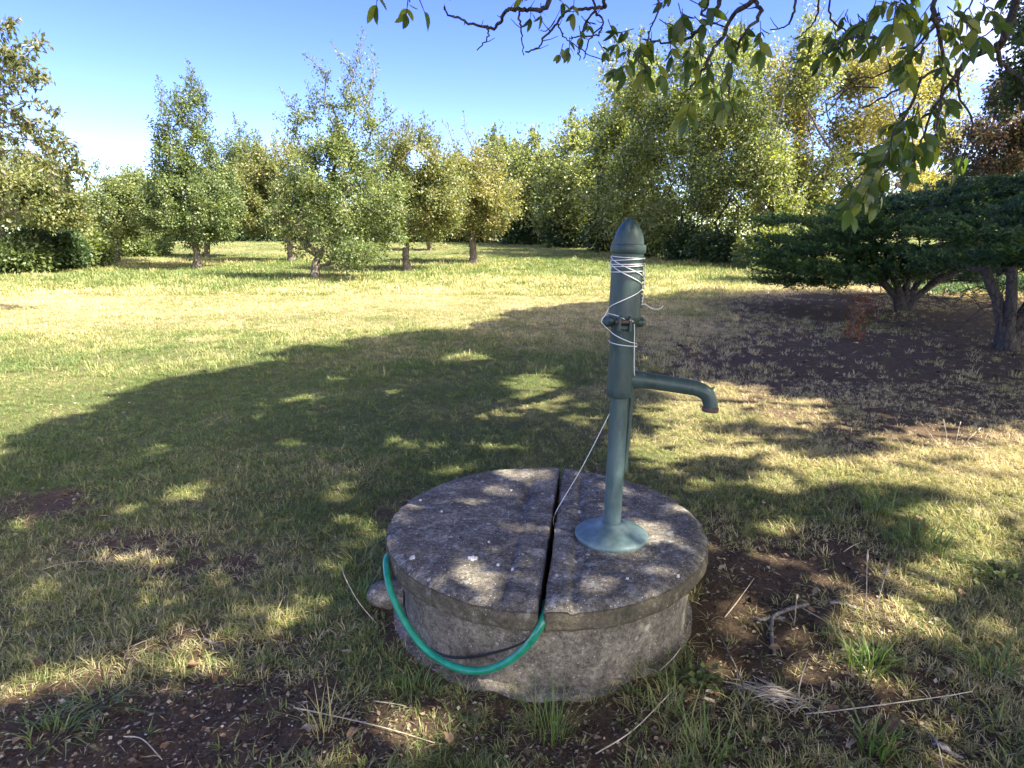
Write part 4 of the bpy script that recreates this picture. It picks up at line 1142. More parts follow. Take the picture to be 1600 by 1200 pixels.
LIDSPOTS = [(755, 770, 10), (930, 914, 15), (950, 925, 12), (830, 745, 12), (845, 752, 8), (700, 915, 14), (925, 750, 14), (985, 765, 16), (800, 740, 8), (930, 790, 10), (770, 868, 7), (890, 1030, 10), (665, 800, 8)]
_sr = np.random.default_rng(3)
SPOTS += [(float(_sr.uniform(-20, 1620)), float(y_), float(_sr.uniform(6, 13))) for y_ in _sr.uniform(580, 1190, 110)]
def shade_keep(g):
    """g (N,2) ground points on the sun line of a leaf -> probability of a leaf there"""
    P = np.column_stack([g, np.zeros(len(g))])
    px, py, zc = project(P)
    inshade = py > np.interp(px, BX, BY) + (vnoise(g, 1.5, 4, 71) - 0.5) * 75 * np.clip(6 / np.maximum(zc, 1), 0.3, 1.2)
    inshade |= zc < 0.5
    keep = inshade.astype(float)
    wob = (vnoise(g, 2.4, 3, 72) - 0.5) * 0.9
    wob2 = (vnoise(g, 6.0, 2, 73) - 0.5) * 0.5
    for x, y, rx, ry in LIT:
        d = np.sqrt(((px - x) / rx) ** 2 + ((py - y) / ry) ** 2) + wob + wob2
        keep = np.where(d < 1.08, np.minimum(keep, 0.03), keep)
    for x, y, rx, ry in SHADE_IN:
        d = np.sqrt(((px - x) / rx) ** 2 + ((py - y) / ry) ** 2) + wob * 0.6 + wob2
        keep = np.where((d < 1.0) & inshade, np.maximum(keep, 0.8), keep)
    for lst, z in ((SPOTS, 0.0), (LIDSPOTS, LIDZ)):
        for x, y, r in lst:
            q = on_z(x, y, z)
            s = (q.y * cp + (CAM_H - z) * sp) / F
            gx, gy = q.x - z * COT * HX, q.y - z * COT * HY
            rad = r * s * 1.15 + 0.05
            d = np.hypot((g[:, 0] - gx) / rad, (g[:, 1] - gy) / (rad * 1.25)) + wob2 * 0.6
            keep = np.where(d < 1, 0, keep)
    return keep

n = 230000
g = np.column_stack([rng.uniform(-5.5, 12, n), rng.uniform(-2.5, 19, n)])
zz = rng.uniform(3.0, 11.5, n)
Pc = np.column_stack([g[:, 0] + zz * COT * HX, g[:, 1] + zz * COT * HY, zz])
keep = rng.random(n) < shade_keep(g)
px_, py_, zc_ = project(Pc)
inframe = (zc_ > 0.1) & (px_ > -60) & (px_ < 1650) & (py_ > -45) & (py_ < 1260)
keep &= ~inframe
# crown envelope of a broad tree whose trunk stands right of the view
Tx, Ty = 8.6, 5.8
env = ((Pc[:, 0] - 7.4) / 9.6) ** 2 + ((Pc[:, 1] - 5.0) / 13.0) ** 2 + ((Pc[:, 2] - 5.5) / 6.2) ** 2
keep &= env < 1.0
Pc = Pc[keep]
n = len(Pc)
print('canopy leaflets', n)
wal = thing('walnut_tree', 'large walnut tree overhead whose branches hang into the top of the view', 'tree', (Tx, Ty, 0))
wb = np.array([Tx, Ty, 0.0])
me = leaves_mesh('walnut_foliage', Pc - wb, norm(rng.normal(size=(n, 3)) * [1, 1, 0.4]), norm(rng.normal(size=(n, 3)) * 0.35 + np.array(tuple(sun_dir))), rng.uniform(0.15, 0.22, n), rng.uniform(0.09, 0.13, n), rng.random(n))
tag(link('foliage', me, M_walnut, wal), kind='stuff')
att = Pc[rng.choice(n, 420, replace=False)]
trk = [(Tx, Ty, -0.1), (Tx - 0.05, Ty, 0.6), (Tx - 0.1, Ty + 0.05, 1.3), (Tx - 0.2, Ty + 0.1, 2.0), (Tx - 0.25, Ty + 0.1, 2.7), (Tx - 0.3, Ty + 0.15, 3.4)]
# main limb towards the view that carries the hanging branches
P, par, term = grow(trk, att, step=0.5, wiggle=0.10)
tm, R = skeleton_mesh('walnut_trunk', P, par, 0.008, 0.30, len(trk), sides=9)
tm.vertices.foreach_set('co', (np.array([v_.co for v_ in tm.vertices]) - wb).astype(np.float32).ravel())
link('trunk', tm, M_barkdark, wal)

# hanging branches seen in the photograph: polylines (px, py) at a distance, with radius in metres
BR = [
 # right thick limb
 ([(1640, -160), (1600, -60), (1590, 0), (1570, 45), (1560, 72), (1540, 78), (1515, 92), (1495, 115)], 3.4, 0.019, 0.010),
 ([(1560, 72), (1566, 100), (1590, 118), (1620, 150)], 3.4, 0.010, 0.005),
 ([(1495, 115), (1470, 150), (1450, 185), (1440, 230), (1425, 260)], 3.35, 0.007, 0.003),
 ([(1495, 115), (1500, 150), (1520, 190), (1500, 260)], 3.4, 0.006, 0.002),
 # centre right cluster stem
 ([(1480, -120), (1466, -30), (1462, 20), (1468, 55), (1478, 105), (1500, 130)], 2.9, 0.010, 0.003),
 ([(1466, 20), (1430, 40), (1390, 60), (1350, 60), (1330, 62), (1305, 72), (1290, 85)], 2.8, 0.006, 0.002),
 ([(1350, 60), (1310, 42), (1300, 20), (1310, -40)], 2.8, 0.003, 0.003),
 ([(1478, 105), (1440, 120), (1400, 140), (1370, 155), (1345, 168)], 2.9, 0.006, 0.002),
 ([(1478, 105), (1470, 150), (1468, 200), (1465, 240)], 2.9, 0.005, 0.002),
 ([(1440, 120), (1420, 170), (1400, 200), (1388, 240), (1375, 262), (1345, 275), (1325, 300)], 2.7, 0.005, 0.0018),
 ([(1375, 262), (1372, 290), (1368, 318)], 2.7, 0.002, 0.0012),
 # long branch from upper right to lower left of the middle group
 ([(1240, -120), (1200, -40), (1178, 0), (1150, 20), (1130, 50), (1112, 80), (1098, 110), (1080, 135), (1065, 145)], 3.0, 0.012, 0.002),
 ([(1178, 0), (1185, 20), (1165, 50), (1150, 75), (1140, 110), (1135, 150), (1150, 190)], 3.0, 0.007, 0.002),
 ([(1130, -60), (1125, 0), (1110, 28), (1080, 52), (1060, 65), (1030, 65), (1010, 62)], 2.9, 0.009, 0.002),
 ([(1110, 28), (1095, 20), (1105, 0), (1110, -60)], 2.9, 0.004, 0.004),
 ([(1080, 52), (1105, 42), (1130, 45)], 2.9, 0.004, 0.003),
 ([(1030, 65), (1005, 75), (998, 92), (1005, 105)], 2.9, 0.003, 0.0015),
 ([(1022, -40), (1024, 0), (1022, 22), (1015, 45), (1012, 62)], 2.9, 0.004, 0.002),
 # dark branch loop against the sky
 ([(940, -80), (946, 0), (944, 12), (930, 15), (905, 12), (888, 16), (880, 25), (866, 38), (852, 55), (840, 75), (825, 78)], 3.3, 0.007, 0.003),
 ([(926, -30), (928, 14), (938, 30), (938, 42), (925, 55), (900, 56), (890, 60)], 3.3, 0.0045, 0.002),
 ([(928, 14), (918, 40), (908, 75), (905, 95)], 3.3, 0.004, 0.002),
 ([(938, 42), (920, 60), (912, 90)], 3.3, 0.003, 0.002),
 ([(868, 32), (880, 50), (884, 60), (905, 70), (930, 90), (960, 95)], 3.3, 0.003, 0.0015),
 ([(868, 32), (850, 48), (843, 46)], 3.3, 0.0025, 0.0012),
 ([(870, -50), (855, 8), (835, 15), (812, 14), (798, 13), (788, 22), (782, 40), (762, 44), (735, 38), (718, 27), (702, 23), (699, 10)], 3.2, 0.009, 0.003),
 ([(763, 44), (760, 60), (750, 80)], 3.2, 0.0035, 0.002),
 ([(808, 15), (812, 35), (814, 55), (816, 85)], 3.2, 0.004, 0.002),
 ([(695, -80), (702, -20), (704, 0)], 3.1, 0.004, 0.003),
 ([(640, -90), (640, -30), (642, 2)], 2.7, 0.003, 0.002),
 ([(600, -60), (592, -20), (592, 0)], 2.7, 0.003, 0.002),
 # twigs top between groups
 ([(1240, -40), (1242, 10), (1238, 32), (1225, 42), (1205, 48)], 3.1, 0.005, 0.002),
 ([(1290, -60), (1280, 0), (1275, 25), (1255, 50), (1240, 60)], 3.1, 0.004, 0.002),
 ([(1290, 160), (1330, 130), (1380, 110), (1420, 90), (1470, 30)], 3.2, 0.002, 0.005),
 ([(1240, 200), (1290, 170), (1330, 140), (1370, 135)], 3.2, 0.0015, 0.003),
 ([(1530, -60), (1520, 0), (1500, 40), (1490, 80), (1500, 120)], 3.6, 0.004, 0.002),
 ([(1600, 20), (1560, 40), (1530, 60), (1510, 90)], 3.6, 0.004, 0.002),
]
for pts, Y, ra, rb in BR:
    parts_ = []
    wp = [at(p[0] + random.gauss(0, 2), p[1] + random.gauss(0, 2), Y + 0.12 * math.sin(i * 1.7 + Y * 9)) for i, p in enumerate(pts)]
    sm = smooth_path(wp, 5)
    sm[1:-1] += rng.normal(size=(len(sm) - 2, 3)) * 0.003
    rr_ = np.linspace(ra * 1.25, rb * 1.25, len(sm)) * (1 + 0.22 * (rng.random(len(sm)) - 0.5))
    parts_.append(tube(sm, rr_, 7))
    # small side spurs
    for k in range(2, len(sm) - 2, 5):
        if rng.random() < 0.6:
            d = rng.normal(size=3) * np.array([1, 0.5, 1]); d /= np.linalg.norm(d); l = rng.uniform(0.015, 0.09)
            parts_.append(tube([sm[k], sm[k] + d * l * 0.5, sm[k] + d * l + np.array([0, 0, 0.008])], [rr_[k] * 0.6, 0.0018, 0.0012], 5))
    V, fs = merge(parts_); link('branch', make_mesh('branch', V - wb, fs, True), M_barkdark, wal)
parts_ = []
# supports: long limbs above the frame from the trunk fork to the hanging branches
fork = Vector((Tx - 0.3, Ty + 0.15, 3.4))
for pts, Y in (((1640, -160), 3.4), ((1480, -120), 2.9), ((1240, -120), 3.0), ((1130, -60), 2.9), ((940, -80), 3.3), ((870, -50), 3.2), ((640, -90), 2.7), ((1310, -40), 2.8), ((695, -80), 3.1), ((1530, -60), 3.6), ((600, -60), 2.7), ((1290, -60), 3.1)):
    a = at(pts[0], pts[1], Y)
    up = a + Vector((0.35, 0.1, 0.55))
    hub = Vector((3.6, 3.7, 4.3)) if pts[0] > 1200 else Vector((2.4, 3.4, 4.2))
    parts_.append(tube(smooth_path([a, up, (up + hub) * 0.5 + Vector((0, 0, 0.12)), hub], 5), np.linspace(0.008, 0.03, 16), 6))
parts_.append(tube(smooth_path([fork, Vector((6.6, 5.4, 4.3)), Vector((4.8, 4.4, 4.6)), Vector((3.6, 3.7, 4.3)), Vector((2.4, 3.4, 4.2)), Vector((0.9, 3.1, 4.0))], 6), np.linspace(0.13, 0.03, 31), 10))
V, fs = merge(parts_)
link('limb', make_mesh('limb', V - wb, fs, True), M_barkdark, wal)

def leaflet_mesh(seed):
    r0 = np.random.default_rng(seed)
    ns = 6
    V = []; 
    bend = r0.uniform(0.05, 0.35); cup = r0.uniform(0.05, 0.25)
    for i in range(ns + 1):
        u = i / ns
        w = 0.5 * 0.46 * math.sin(PI * min(1, u ** 0.8 * 0.96 + 0.02)) ** 0.8 * (1 if u < 1 else 0.02)
        zc = -bend * u * u
        V += [(u, -w, zc + cup * w + 0.01 * r0.normal()), (u, 0, zc), (u, w, zc + cup * w + 0.01 * r0.normal())]
    Q = []
    for i in range(ns):
        a = i * 3
        Q += [[a, a + 1, a + 4, a + 3], [a + 1, a + 2, a + 5, a + 4]]
    return make_mesh('walnut_leaflet', np.array(V), [np.array(Q)], True, {'tint': ('FACE', np.full(len(Q), r0.random()))})
LM = [leaflet_mesh(s) for s in range(16)]
for mm_ in LM: mm_.materials.append(M_walnut)
# compound leaves: (px, py, distance, hang direction px, number of leaflets, leaflet length m)
def compound(px, py, Y, dx, dy, nl, ll):
    a = np.array(at(px, py, Y))
    right = np.array([1, 0, 0]); upv = np.array([0, 0.1, 1.0])
    ax = norm((right * dx - upv * dy)[None])[0]
    ax = norm((ax + rng.normal(size=3) * [0.15, 0.5, 0.15])[None])[0]
    L_ = ll * (0.7 + 0.32 * nl / 2)
    outp = []
    for k in range(nl):
        u = 1 - (k // 2) * 2 / max(2, nl) * 0.8
        if k == 0: d = ax
        else:
            s = 1 if k % 2 else -1
            side = norm(np.cross(ax, [0, -1, 0.2])[None])[0] * s
            d = norm((ax * 0.75 + side * 0.85 + rng.normal(size=3) * 0.2 + np.array([0, 0, -0.45]))[None])[0]
        base_ = a + ax * L_ * (u if k else 1.0) * 0.55
        sc_ = 0.70 * ll * rng.uniform(0.7, 1.15) * (1.1 if k == 0 else 0.95)
        nrm = norm((rng.normal(size=3) * 0.5 + np.array([0.1, -0.35, 0.55]))[None])[0]
        y = norm(np.cross(nrm, d)[None])[0]; z = np.cross(d, y)
        M = Matrix(((d[0], y[0], z[0], 0), (d[1], y[1], z[1], 0), (d[2], y[2], z[2], 0), (0, 0, 0, 1)))
        outp.append((base_, M, sc_))
    stalk = tube([a, a + ax * L_ * 0.3, a + ax * L_ * 0.56], [0.0022, 0.0018, 0.0012], 5)
    return outp, stalk
comp = [
 (590, -22, 2.6, 0, 1, 3, .095), (638, -4, 2.5, -.1, 1, 5, .10), (655, -2, 2.5, .5, 1, 1, .10),
 (812, -12, 3.2, 0, 1, 3, .09), (830, 10, 3.2, -.2, 1, 3, .075), (845, 5, 3.2, .2, 1, 3, .075), (890, 58, 3.2, -.3, .8, 5, .075), (880, 68, 3.2, -.2, 1, 3, .08), (905, 40, 3.2, .3, 1, 3, .075), (897, 0, 3.2, 0, 1, 3, .09), (868, -5, 3.2, .5, .5, 3, .08),
 (935, 65, 3.1, .4, .7, 3, .08), (975, 60, 3.0, -.5, .6, 5, .09), (990, 45, 3.0, -.8, .3, 5, .095), (1000, 60, 2.95, -.3, .9, 7, .10), (1015, 50, 2.95, .1, 1, 7, .10), (1030, 30, 2.9, .3, .3, 5, .10), (1005, 88, 2.9, 0, 1, 7, .115), (985, 80, 2.9, -.4, .9, 5, .11), (1025, 90, 2.9, .4, .7, 3, .11),
 (1045, 55, 2.9, .2, .9, 5, .10), (1060, 5, 2.8, .1, .3, 5, .11), (1078, 0, 2.75, .9, .2, 3, .12), (1085, 25, 2.8, .3, .7, 3, .10), (1080, 65, 2.9, -.2, 1, 5, .10), (1095, 60, 2.9, .1, 1, 5, .10), (1070, 85, 2.9, 0, 1, 3, .095), (950, 30, 3.0, .3, .5, 3, .09),
 (1085, 138, 2.75, -.1, 1, 7, .12), (1125, 130, 2.75, .2, 1, 5, .125), (1135, 60, 2.9, .2, 1, 5, .11), (1150, 135, 2.75, .1, 1, 3, .13), (1185, 55, 2.9, .1, 1, 3, .11), (1110, 100, 2.9, -.3, .8, 3, .11),
 (1290, 70, 2.9, -.2, 1, 5, .09), (1310, 62, 2.85, 0, 1, 5, .09), (1325, 58, 2.85, -.3, .9, 3, .09), (1345, 50, 2.85, .2, 1, 5, .09), (1340, 22, 2.85, 0, .6, 3, .08), (1285, 78, 2.9, -.6, .8, 3, .085), (1365, 60, 2.85, -.2, 1, 3, .10),
 (1400, 10, 2.5, -.1, 1, 5, .13), (1380, 20, 2.6, -.7, .5, 3, .11), (1420, 15, 2.6, .3, .7, 3, .11), (1392, 5, 2.6, .4, .2, 3, .10), (1455, 5, 2.7, 0, 1, 5, .11), (1480, 10, 2.6, .5, .4, 5, .11), (1500, 20, 2.5, .4, .5, 5, .13), (1495, 45, 2.6, .2, 1, 5, .11), (1530, 30, 2.8, .7, .3, 3, .10), (1520, 60, 2.9, .6, .2, 3, .09), (1450, 60, 2.7, -.4, .8, 5, .11),
 (1430, 65, 2.7, -.3, 1, 5, .11), (1470, 75, 2.7, .1, 1, 3, .11), (1410, 90, 2.6, .2, .9, 5, .11), (1370, -5, 2.7, .3, 1, 3, .1), (1540, -5, 2.9, -.2, 1, 3, .1), (1445, 165, 2.7, -.3, .8, 5, .12), (1420, 180, 2.6, -.3, .8, 7, .12), (1400, 200, 2.55, -.2, 1, 7, .125), (1440, 195, 2.6, .2, .9, 5, .12), (1460, 190, 2.7, .3, .9, 5, .11), (1400, 228, 2.55, -.5, .8, 5, .12), (1425, 215, 2.6, 0, 1, 5, .12),
 (1380, 250, 2.5, -.3, .8, 5, .12), (1365, 280, 2.5, -.2, .9, 5, .11), (1345, 285, 2.45, -.5, .8, 3, .11), (1385, 268, 2.5, .1, 1, 5, .11), (1400, 255, 2.55, .2, .9, 3, .11), (1330, 312, 2.45, -.2, 1, 1, .11), (1468, 150, 2.7, .3, .8, 3, .1), (1590, 40, 3.2, .2, .8, 3, .09), (1490, 240, 2.9, .2, .9, 3, .1),
]
comp = comp + [(a_[0] + rng.normal() * 16, a_[1] - 14 + rng.normal() * 14, a_[2] + 0.55 + 0.3 * rng.random(), a_[3] + rng.normal() * 0.4, a_[4], 5, a_[5 + 1] * 0.85) for a_ in comp[17:] + comp[30:]]
stalks = []; cnt_l = 0; extraV = []
for cidx, cdef in enumerate(comp):
    ls, stalk = compound(*cdef)
    stalks.append(stalk)
    for base_, M, sc_ in ls:
        mesh_ = LM[int(rng.integers(0, len(LM)))]
        if cnt_l < 295:
            o_ = bpy.data.objects.new('leaflet', mesh_); C.objects.link(o_); o_.parent = wal
            o_.matrix_local = Matrix.Translation(Vector(tuple(base_ - wb))) @ M @ Matrix.Scale(sc_, 4)
            cnt_l += 1
        else:
            Vl = np.array([v_.co for v_ in mesh_.vertices]); M3 = np.array(M.to_3x3())
            extraV.append(((Vl * sc_) @ M3.T + base_ - wb, [np.array([p.vertices[:] for p in mesh_.polygons])]))
print('leaflets', cnt_l, len(extraV))
for V, fs in stalks[:62]: link('leaf_stalk', make_mesh('leaf_stalk', V - wb, fs, True), M_barkdark, wal)
V, fs = merge(stalks[62:]); tag(link('fine_stalks', make_mesh('fine_stalks', V - wb, fs, True), M_barkdark, wal), kind='stuff')
if extraV:
    V, fs = merge(extraV)
    me = make_mesh('small_leaves', V, fs, True, {'tint': ('POINT', np.repeat(rng.random(len(extraV)), 21))})
    tag(link('small_leaves', me, M_walnut, wal), kind='stuff')

# drooping twigs of the left cherry tree
parts_ = []; LP, LD = [], []
for pts in [[(-40, 120), (20, 105), (65, 62)], [(-40, 180), (20, 125), (60, 110)], [(-40, 160), (30, 140), (75, 118)], [(-40, 200), (40, 160), (90, 172)], [(-50, 170), (20, 175), (50, 200), (85, 235)], [(-40, 190), (40, 195), (80, 210), (110, 245), (120, 262)],
            [(-40, 210), (20, 215), (70, 225), (100, 260), (105, 290)], [(0, 200), (60, 190), (100, 215), (125, 250), (135, 285)], [(-40, 60), (0, 45), (20, 32)], [(-40, 80), (5, 75), (40, 98)], [(-30, 100), (10, 85), (48, 120)], [(-30, 240), (30, 235), (70, 255), (90, 300)], [(-20, 220), (40, 205), (75, 235), (85, 270)]]:
    Yd = 12.2 + rng.normal() * 0.4
    sm = smooth_path([at(x_, y_, Yd) for x_, y_ in pts], 8)
    parts_.append(tube(sm, np.linspace(0.014, 0.004, len(sm)), 5))
    for k in range(3, len(sm)):
        w_ = 16 if k >= len(sm) - 2 or k % 4 == 0 else 4
        for _ in range(w_):
            LP.append(sm[k] + rng.normal(size=3) * 0.05); LD.append(rng.normal(size=3) * 0.7 + np.array([0, 0, -0.7]))
wbc = np.array([-12.6, 12.8, 0])
ch = [o_ for o_ in C.objects if o_.name.startswith('cherry_tree')][0]
V, fs = merge(parts_); link('drooping_twig', make_mesh('drooping_twig', V - wbc, fs, True), M_bark, ch)
LP = np.array(LP); n = len(LP)
link('twig_leaves', leaves_mesh('twig_leaves', LP - wbc, np.array(LD), rand_dirs(n, 0.5), rng.uniform(0.09, 0.15, n), rng.uniform(0.04, 0.06, n), rng.random(n) * 0.8), M_cherry, ch)

# ------------------------------------------------------------------ grass
M_grass, t, o = new_mat('grass_blades')
ad = N(t, 'ShaderNodeAttribute', attribute_name='dryv'); ad.attribute_type = 'INSTANCER'
ab = N(t, 'ShaderNodeAttribute', attribute_name='bl')       # per blade, on the geometry
sm_ = N(t, 'ShaderNodeMath', operation='ADD'); t.links.new(ad.outputs['Fac'], sm_.inputs[0])
m2 = N(t, 'ShaderNodeMath', operation='MULTIPLY_ADD'); t.links.new(ab.outputs['Fac'], m2.inputs[0]); m2.inputs[1].default_value = 0.5; m2.inputs[2].default_value = -0.25
t.links.new(m2.outputs[0], sm_.inputs[1])
col = ramp(t, sm_.outputs[0], [(0.0, (0.10, 0.15, 0.042)), (0.28, (0.19, 0.225, 0.068)), (0.5, (0.33, 0.31, 0.12)), (0.72, (0.48, 0.40, 0.21)), (1.0, (0.56, 0.46, 0.30))])
bs = N(t, 'ShaderNodeBsdfPrincipled', i_Roughness=0.55); bs.inputs['Specular IOR Level'].default_value = 0.3; t.links.new(col, bs.inputs['Base Color'])
tr = N(t, 'ShaderNodeBsdfTranslucent'); t.links.new(mixc(t, 1.0, col, (1.5, 1.5, 0.8), 'MULTIPLY'), tr.inputs['Color'])
mx_ = N(t, 'ShaderNodeMixShader'); mx_.inputs[0].default_value = 0.3
t.links.new(bs.outputs[0], mx_.inputs[1]); t.links.new(tr.outputs[0], mx_.inputs[2]); t.links.new(mx_.outputs[0], o.inputs['Surface'])

def tuft(nb, h, w, spread, lean, r0):
    """blades of 3 segments; returns V, tris, per-face blade value"""
    Vs, Fs, Bs = [], [], []
    off = 0
    for k in range(nb):
        a = r0.random() * 2 * PI; rad = spread * math.sqrt(r0.random())
        bx, by = rad * math.cos(a), rad * math.sin(a)
        hh = h * (0.5 + 0.8 * r0.random()); da = a + r0.normal() * 0.9
        ln = lean * (0.4 + 1.1 * r0.random())
        dx, dy = math.cos(da), math.sin(da); sx_, sy_ = -dy, dx
        ww = w * (0.7 + 0.6 * r0.random())
        lv = []
        for s, (u, wf) in enumerate(((0, 0.8), (0.4, 1.0), (0.75, 0.65), (1.0, 0.0))):
            bend = ln * u ** 1.7
            x = bx + dx * hh * bend; y = by + dy * hh * bend
            z = hh * (u * math.sqrt(max(0.05, 1 - min(0.9, (ln * u) ** 2 * 0.6)))) - 0.004
            if wf > 0: lv += [(x - sx_ * ww * wf / 2, y - sy_ * ww * wf / 2, z), (x + sx_ * ww * wf / 2, y + sy_ * ww * wf / 2, z)]
            else: lv += [(x, y, z)]
        Vs += lv
        Fs += [[off, off + 1, off + 3], [off, off + 3, off + 2], [off + 2, off + 3, off + 5], [off + 2, off + 5, off + 4], [off + 4, off + 5, off + 6]]
        Bs += [r0.random()] * 5
        off += 7
    return np.array(Vs), np.array(Fs), np.array(Bs)

def scatter(name, tufts, pts, rot, scl, idx, dryv, mat, label, cat):
    """one object: the tuft geometry and the planting points in one mesh, instanced on the points by geometry nodes"""
    K = len(tufts)
    Vs, Fs, Bs, tid = [], [], [], []
    off = 0
    for k, (V, F_, B_) in enumerate(tufts):
        Vs.append(V); Fs.append(F_ + off); Bs.append(B_); tid.append(np.full(len(V), k)); off += len(V)
    nb = off
    Vs.append(pts); tid.append(np.full(len(pts), K))
    V = np.concatenate(Vs); z = np.zeros(nb)
    def pa_(x): return np.concatenate([np.zeros(nb), x])
    me = make_mesh(name, V, [np.concatenate(Fs)], False, {
        'bl': ('FACE', np.concatenate(Bs)), 'tid': ('POINT', np.concatenate(tid)),
        'rot': ('POINT', np.concatenate([np.zeros((nb, 3)), rot])), 'scl': ('POINT', np.concatenate([np.ones((nb, 3)), scl])),
        'pick': ('POINT', pa_(idx)), 'dryv': ('POINT', pa_(dryv))})
    me.materials.append(mat)
    ob = link(name, me)
    ng = bpy.data.node_groups.new(name + '_nodes', 'GeometryNodeTree')
    ng.interface.new_socket('Geometry', in_out='INPUT', socket_type='NodeSocketGeometry')
    ng.interface.new_socket('Geometry', in_out='OUTPUT', socket_type='NodeSocketGeometry')
    gi = ng.nodes.new('NodeGroupInput'); go = ng.nodes.new('NodeGroupOutput')
    def attr(nm, typ='FLOAT'):
        a = ng.nodes.new('GeometryNodeInputNamedAttribute'); a.data_type = typ; a.inputs['Name'].default_value = nm
        return a.outputs['Attribute']
    def cmp_(val, op='EQUAL'):
        c = ng.nodes.new('FunctionNodeCompare'); c.data_type = 'FLOAT'; c.operation = op
        ng.links.new(attr('tid'), c.inputs[0]); c.inputs[1].default_value = val
        if op == 'EQUAL': c.inputs['Epsilon'].default_value = 0.4
        return c.outputs[0]
    g2i = ng.nodes.new('GeometryNodeGeometryToInstance')
    seps = []
    for k in range(K):
        s = ng.nodes.new('GeometryNodeSeparateGeometry'); s.domain = 'POINT'
        ng.links.new(gi.outputs[0], s.inputs['Geometry']); ng.links.new(cmp_(float(k)), s.inputs['Selection'])
        seps.append(s)
    for s in reversed(seps):
        ng.links.new(s.outputs['Selection'], g2i.inputs[0])
    sp_ = ng.nodes.new('GeometryNodeSeparateGeometry'); sp_.domain = 'POINT'
    ng.links.new(gi.outputs[0], sp_.inputs['Geometry']); ng.links.new(cmp_(float(K)), sp_.inputs['Selection'])
    iop = ng.nodes.new('GeometryNodeInstanceOnPoints')
    ng.links.new(sp_.outputs['Selection'], iop.inputs['Points']); ng.links.new(g2i.outputs[0], iop.inputs['Instance'])
    iop.inputs['Pick Instance'].default_value = True
    ti_ = ng.nodes.new('FunctionNodeFloatToInt'); ng.links.new(attr('pick'), ti_.inputs[0]); ng.links.new(ti_.outputs[0], iop.inputs['Instance Index'])
    ng.links.new(attr('rot', 'FLOAT_VECTOR'), iop.inputs['Rotation']); ng.links.new(attr('scl', 'FLOAT_VECTOR'), iop.inputs['Scale'])
    ng.links.new(iop.outputs[0], go.inputs[0])
    md = ob.modifiers.new('planting', 'NODES'); md.node_group = ng
    tag(ob, label, cat, kind='stuff')
    return ob

r0 = np.random.default_rng(11)
near_tufts = [tuft(13, 0.034, 0.0026, 0.022, 0.9, r0) for _ in range(4)] + [tuft(10, 0.032, 0.0024, 0.03, 1.7, r0) for _ in range(3)] + [tuft(8, 0.06, 0.0024, 0.015, 1.0, r0) for _ in range(2)]
mid_tufts = [tuft(14, 0.055, 0.005, 0.05, 0.9, r0) for _ in range(4)] + [tuft(12, 0.09, 0.005, 0.04, 0.8, r0) for _ in range(2)]
far_tufts = [tuft(18, 0.10, 0.012, 0.16, 0.8, r0) for _ in range(4)]
def plant(y0, y1, dens, thr=1.0):
    A = (y1 - y0) * (0.95 * (y0 + y1) + 2.2)
    n = int(A * dens)
    y = rng.uniform(y0, y1, n * 2); x = rng.uniform(-1, 1, n * 2)
    half = 0.95 * y + 1.1
    ok = rng.random(n * 2) < half / half.max()
    y = y[ok][:n]; x = (x[ok] * half[ok])[:n]
    b_ = bareness(x, y)
    kp = rng.random(len(x)) > np.clip(b_ * 1.3 - 0.05, 0, 0.955) * thr
    r = np.hypot(x - cx, y - cy); kp &= r > 0.57
    return x[kp], y[kp]
def do(name, bands, tufts, smin, smax, label, tallk):
    X, Y = [], []
    for y0, y1, d in bands:
        x, y = plant(y0, y1, d); X.append(x); Y.append(y)
    x = np.concatenate(X); y = np.concatenate(Y); n = len(x)
    pts = np.column_stack([x, y, ground_z(x, y)])
    rot = np.column_stack([rng.normal(0, 0.15, n), rng.normal(0, 0.15, n), rng.random(n) * 2 * PI])
    s = rng.uniform(smin, smax, n) * (0.7 + 0.6 * vnoise(np.column_stack([x, y]), 1.8, 3, 81))
    s *= np.where((y > 15) & (y < 34), 1.0 + 0.4 * np.clip((y - 17) / 5, 0, 1) * (vnoise(np.column_stack([x, y]), 0.5, 2, 83) > 0.4), 1.0)
    scl = np.column_stack([s, s, s * rng.uniform(0.7, 1.2, n)])
    idx = rng.integers(0, len(tufts), n)
    tl = vnoise(np.column_stack([x, y]), 2.5, 3, 82)
    idx = np.where((idx >= tallk) & (tl < 0.55), rng.integers(0, tallk, n), idx)
    dry = np.clip(dryness(x, y) + rng.normal(0, 0.17, n) + 0.15 * (bareness(x, y) > 0.3), 0, 1)
    print(name, n)
    return scatter(name, tufts, pts, rot, scl, idx.astype(float), dry, M_grass, label, 'grass')
do('near_grass', [(0.9, 2.6, 2000), (2.6, 4.2, 1400), (4.2, 6.5, 750)], near_tufts, 0.65, 1.25, 'patchy short grass around the well', 7)
do('lawn_grass', [(6.5, 10, 260), (10, 16, 130)], mid_tufts, 0.6, 1.1, 'mown yellowing grass of the middle lawn', 4)
do('far_grass', [(16, 24, 42), (24, 40, 20), (40, 75, 6)], far_tufts, 0.7, 1.3, 'longer grass under and beyond the orchard trees', 4)

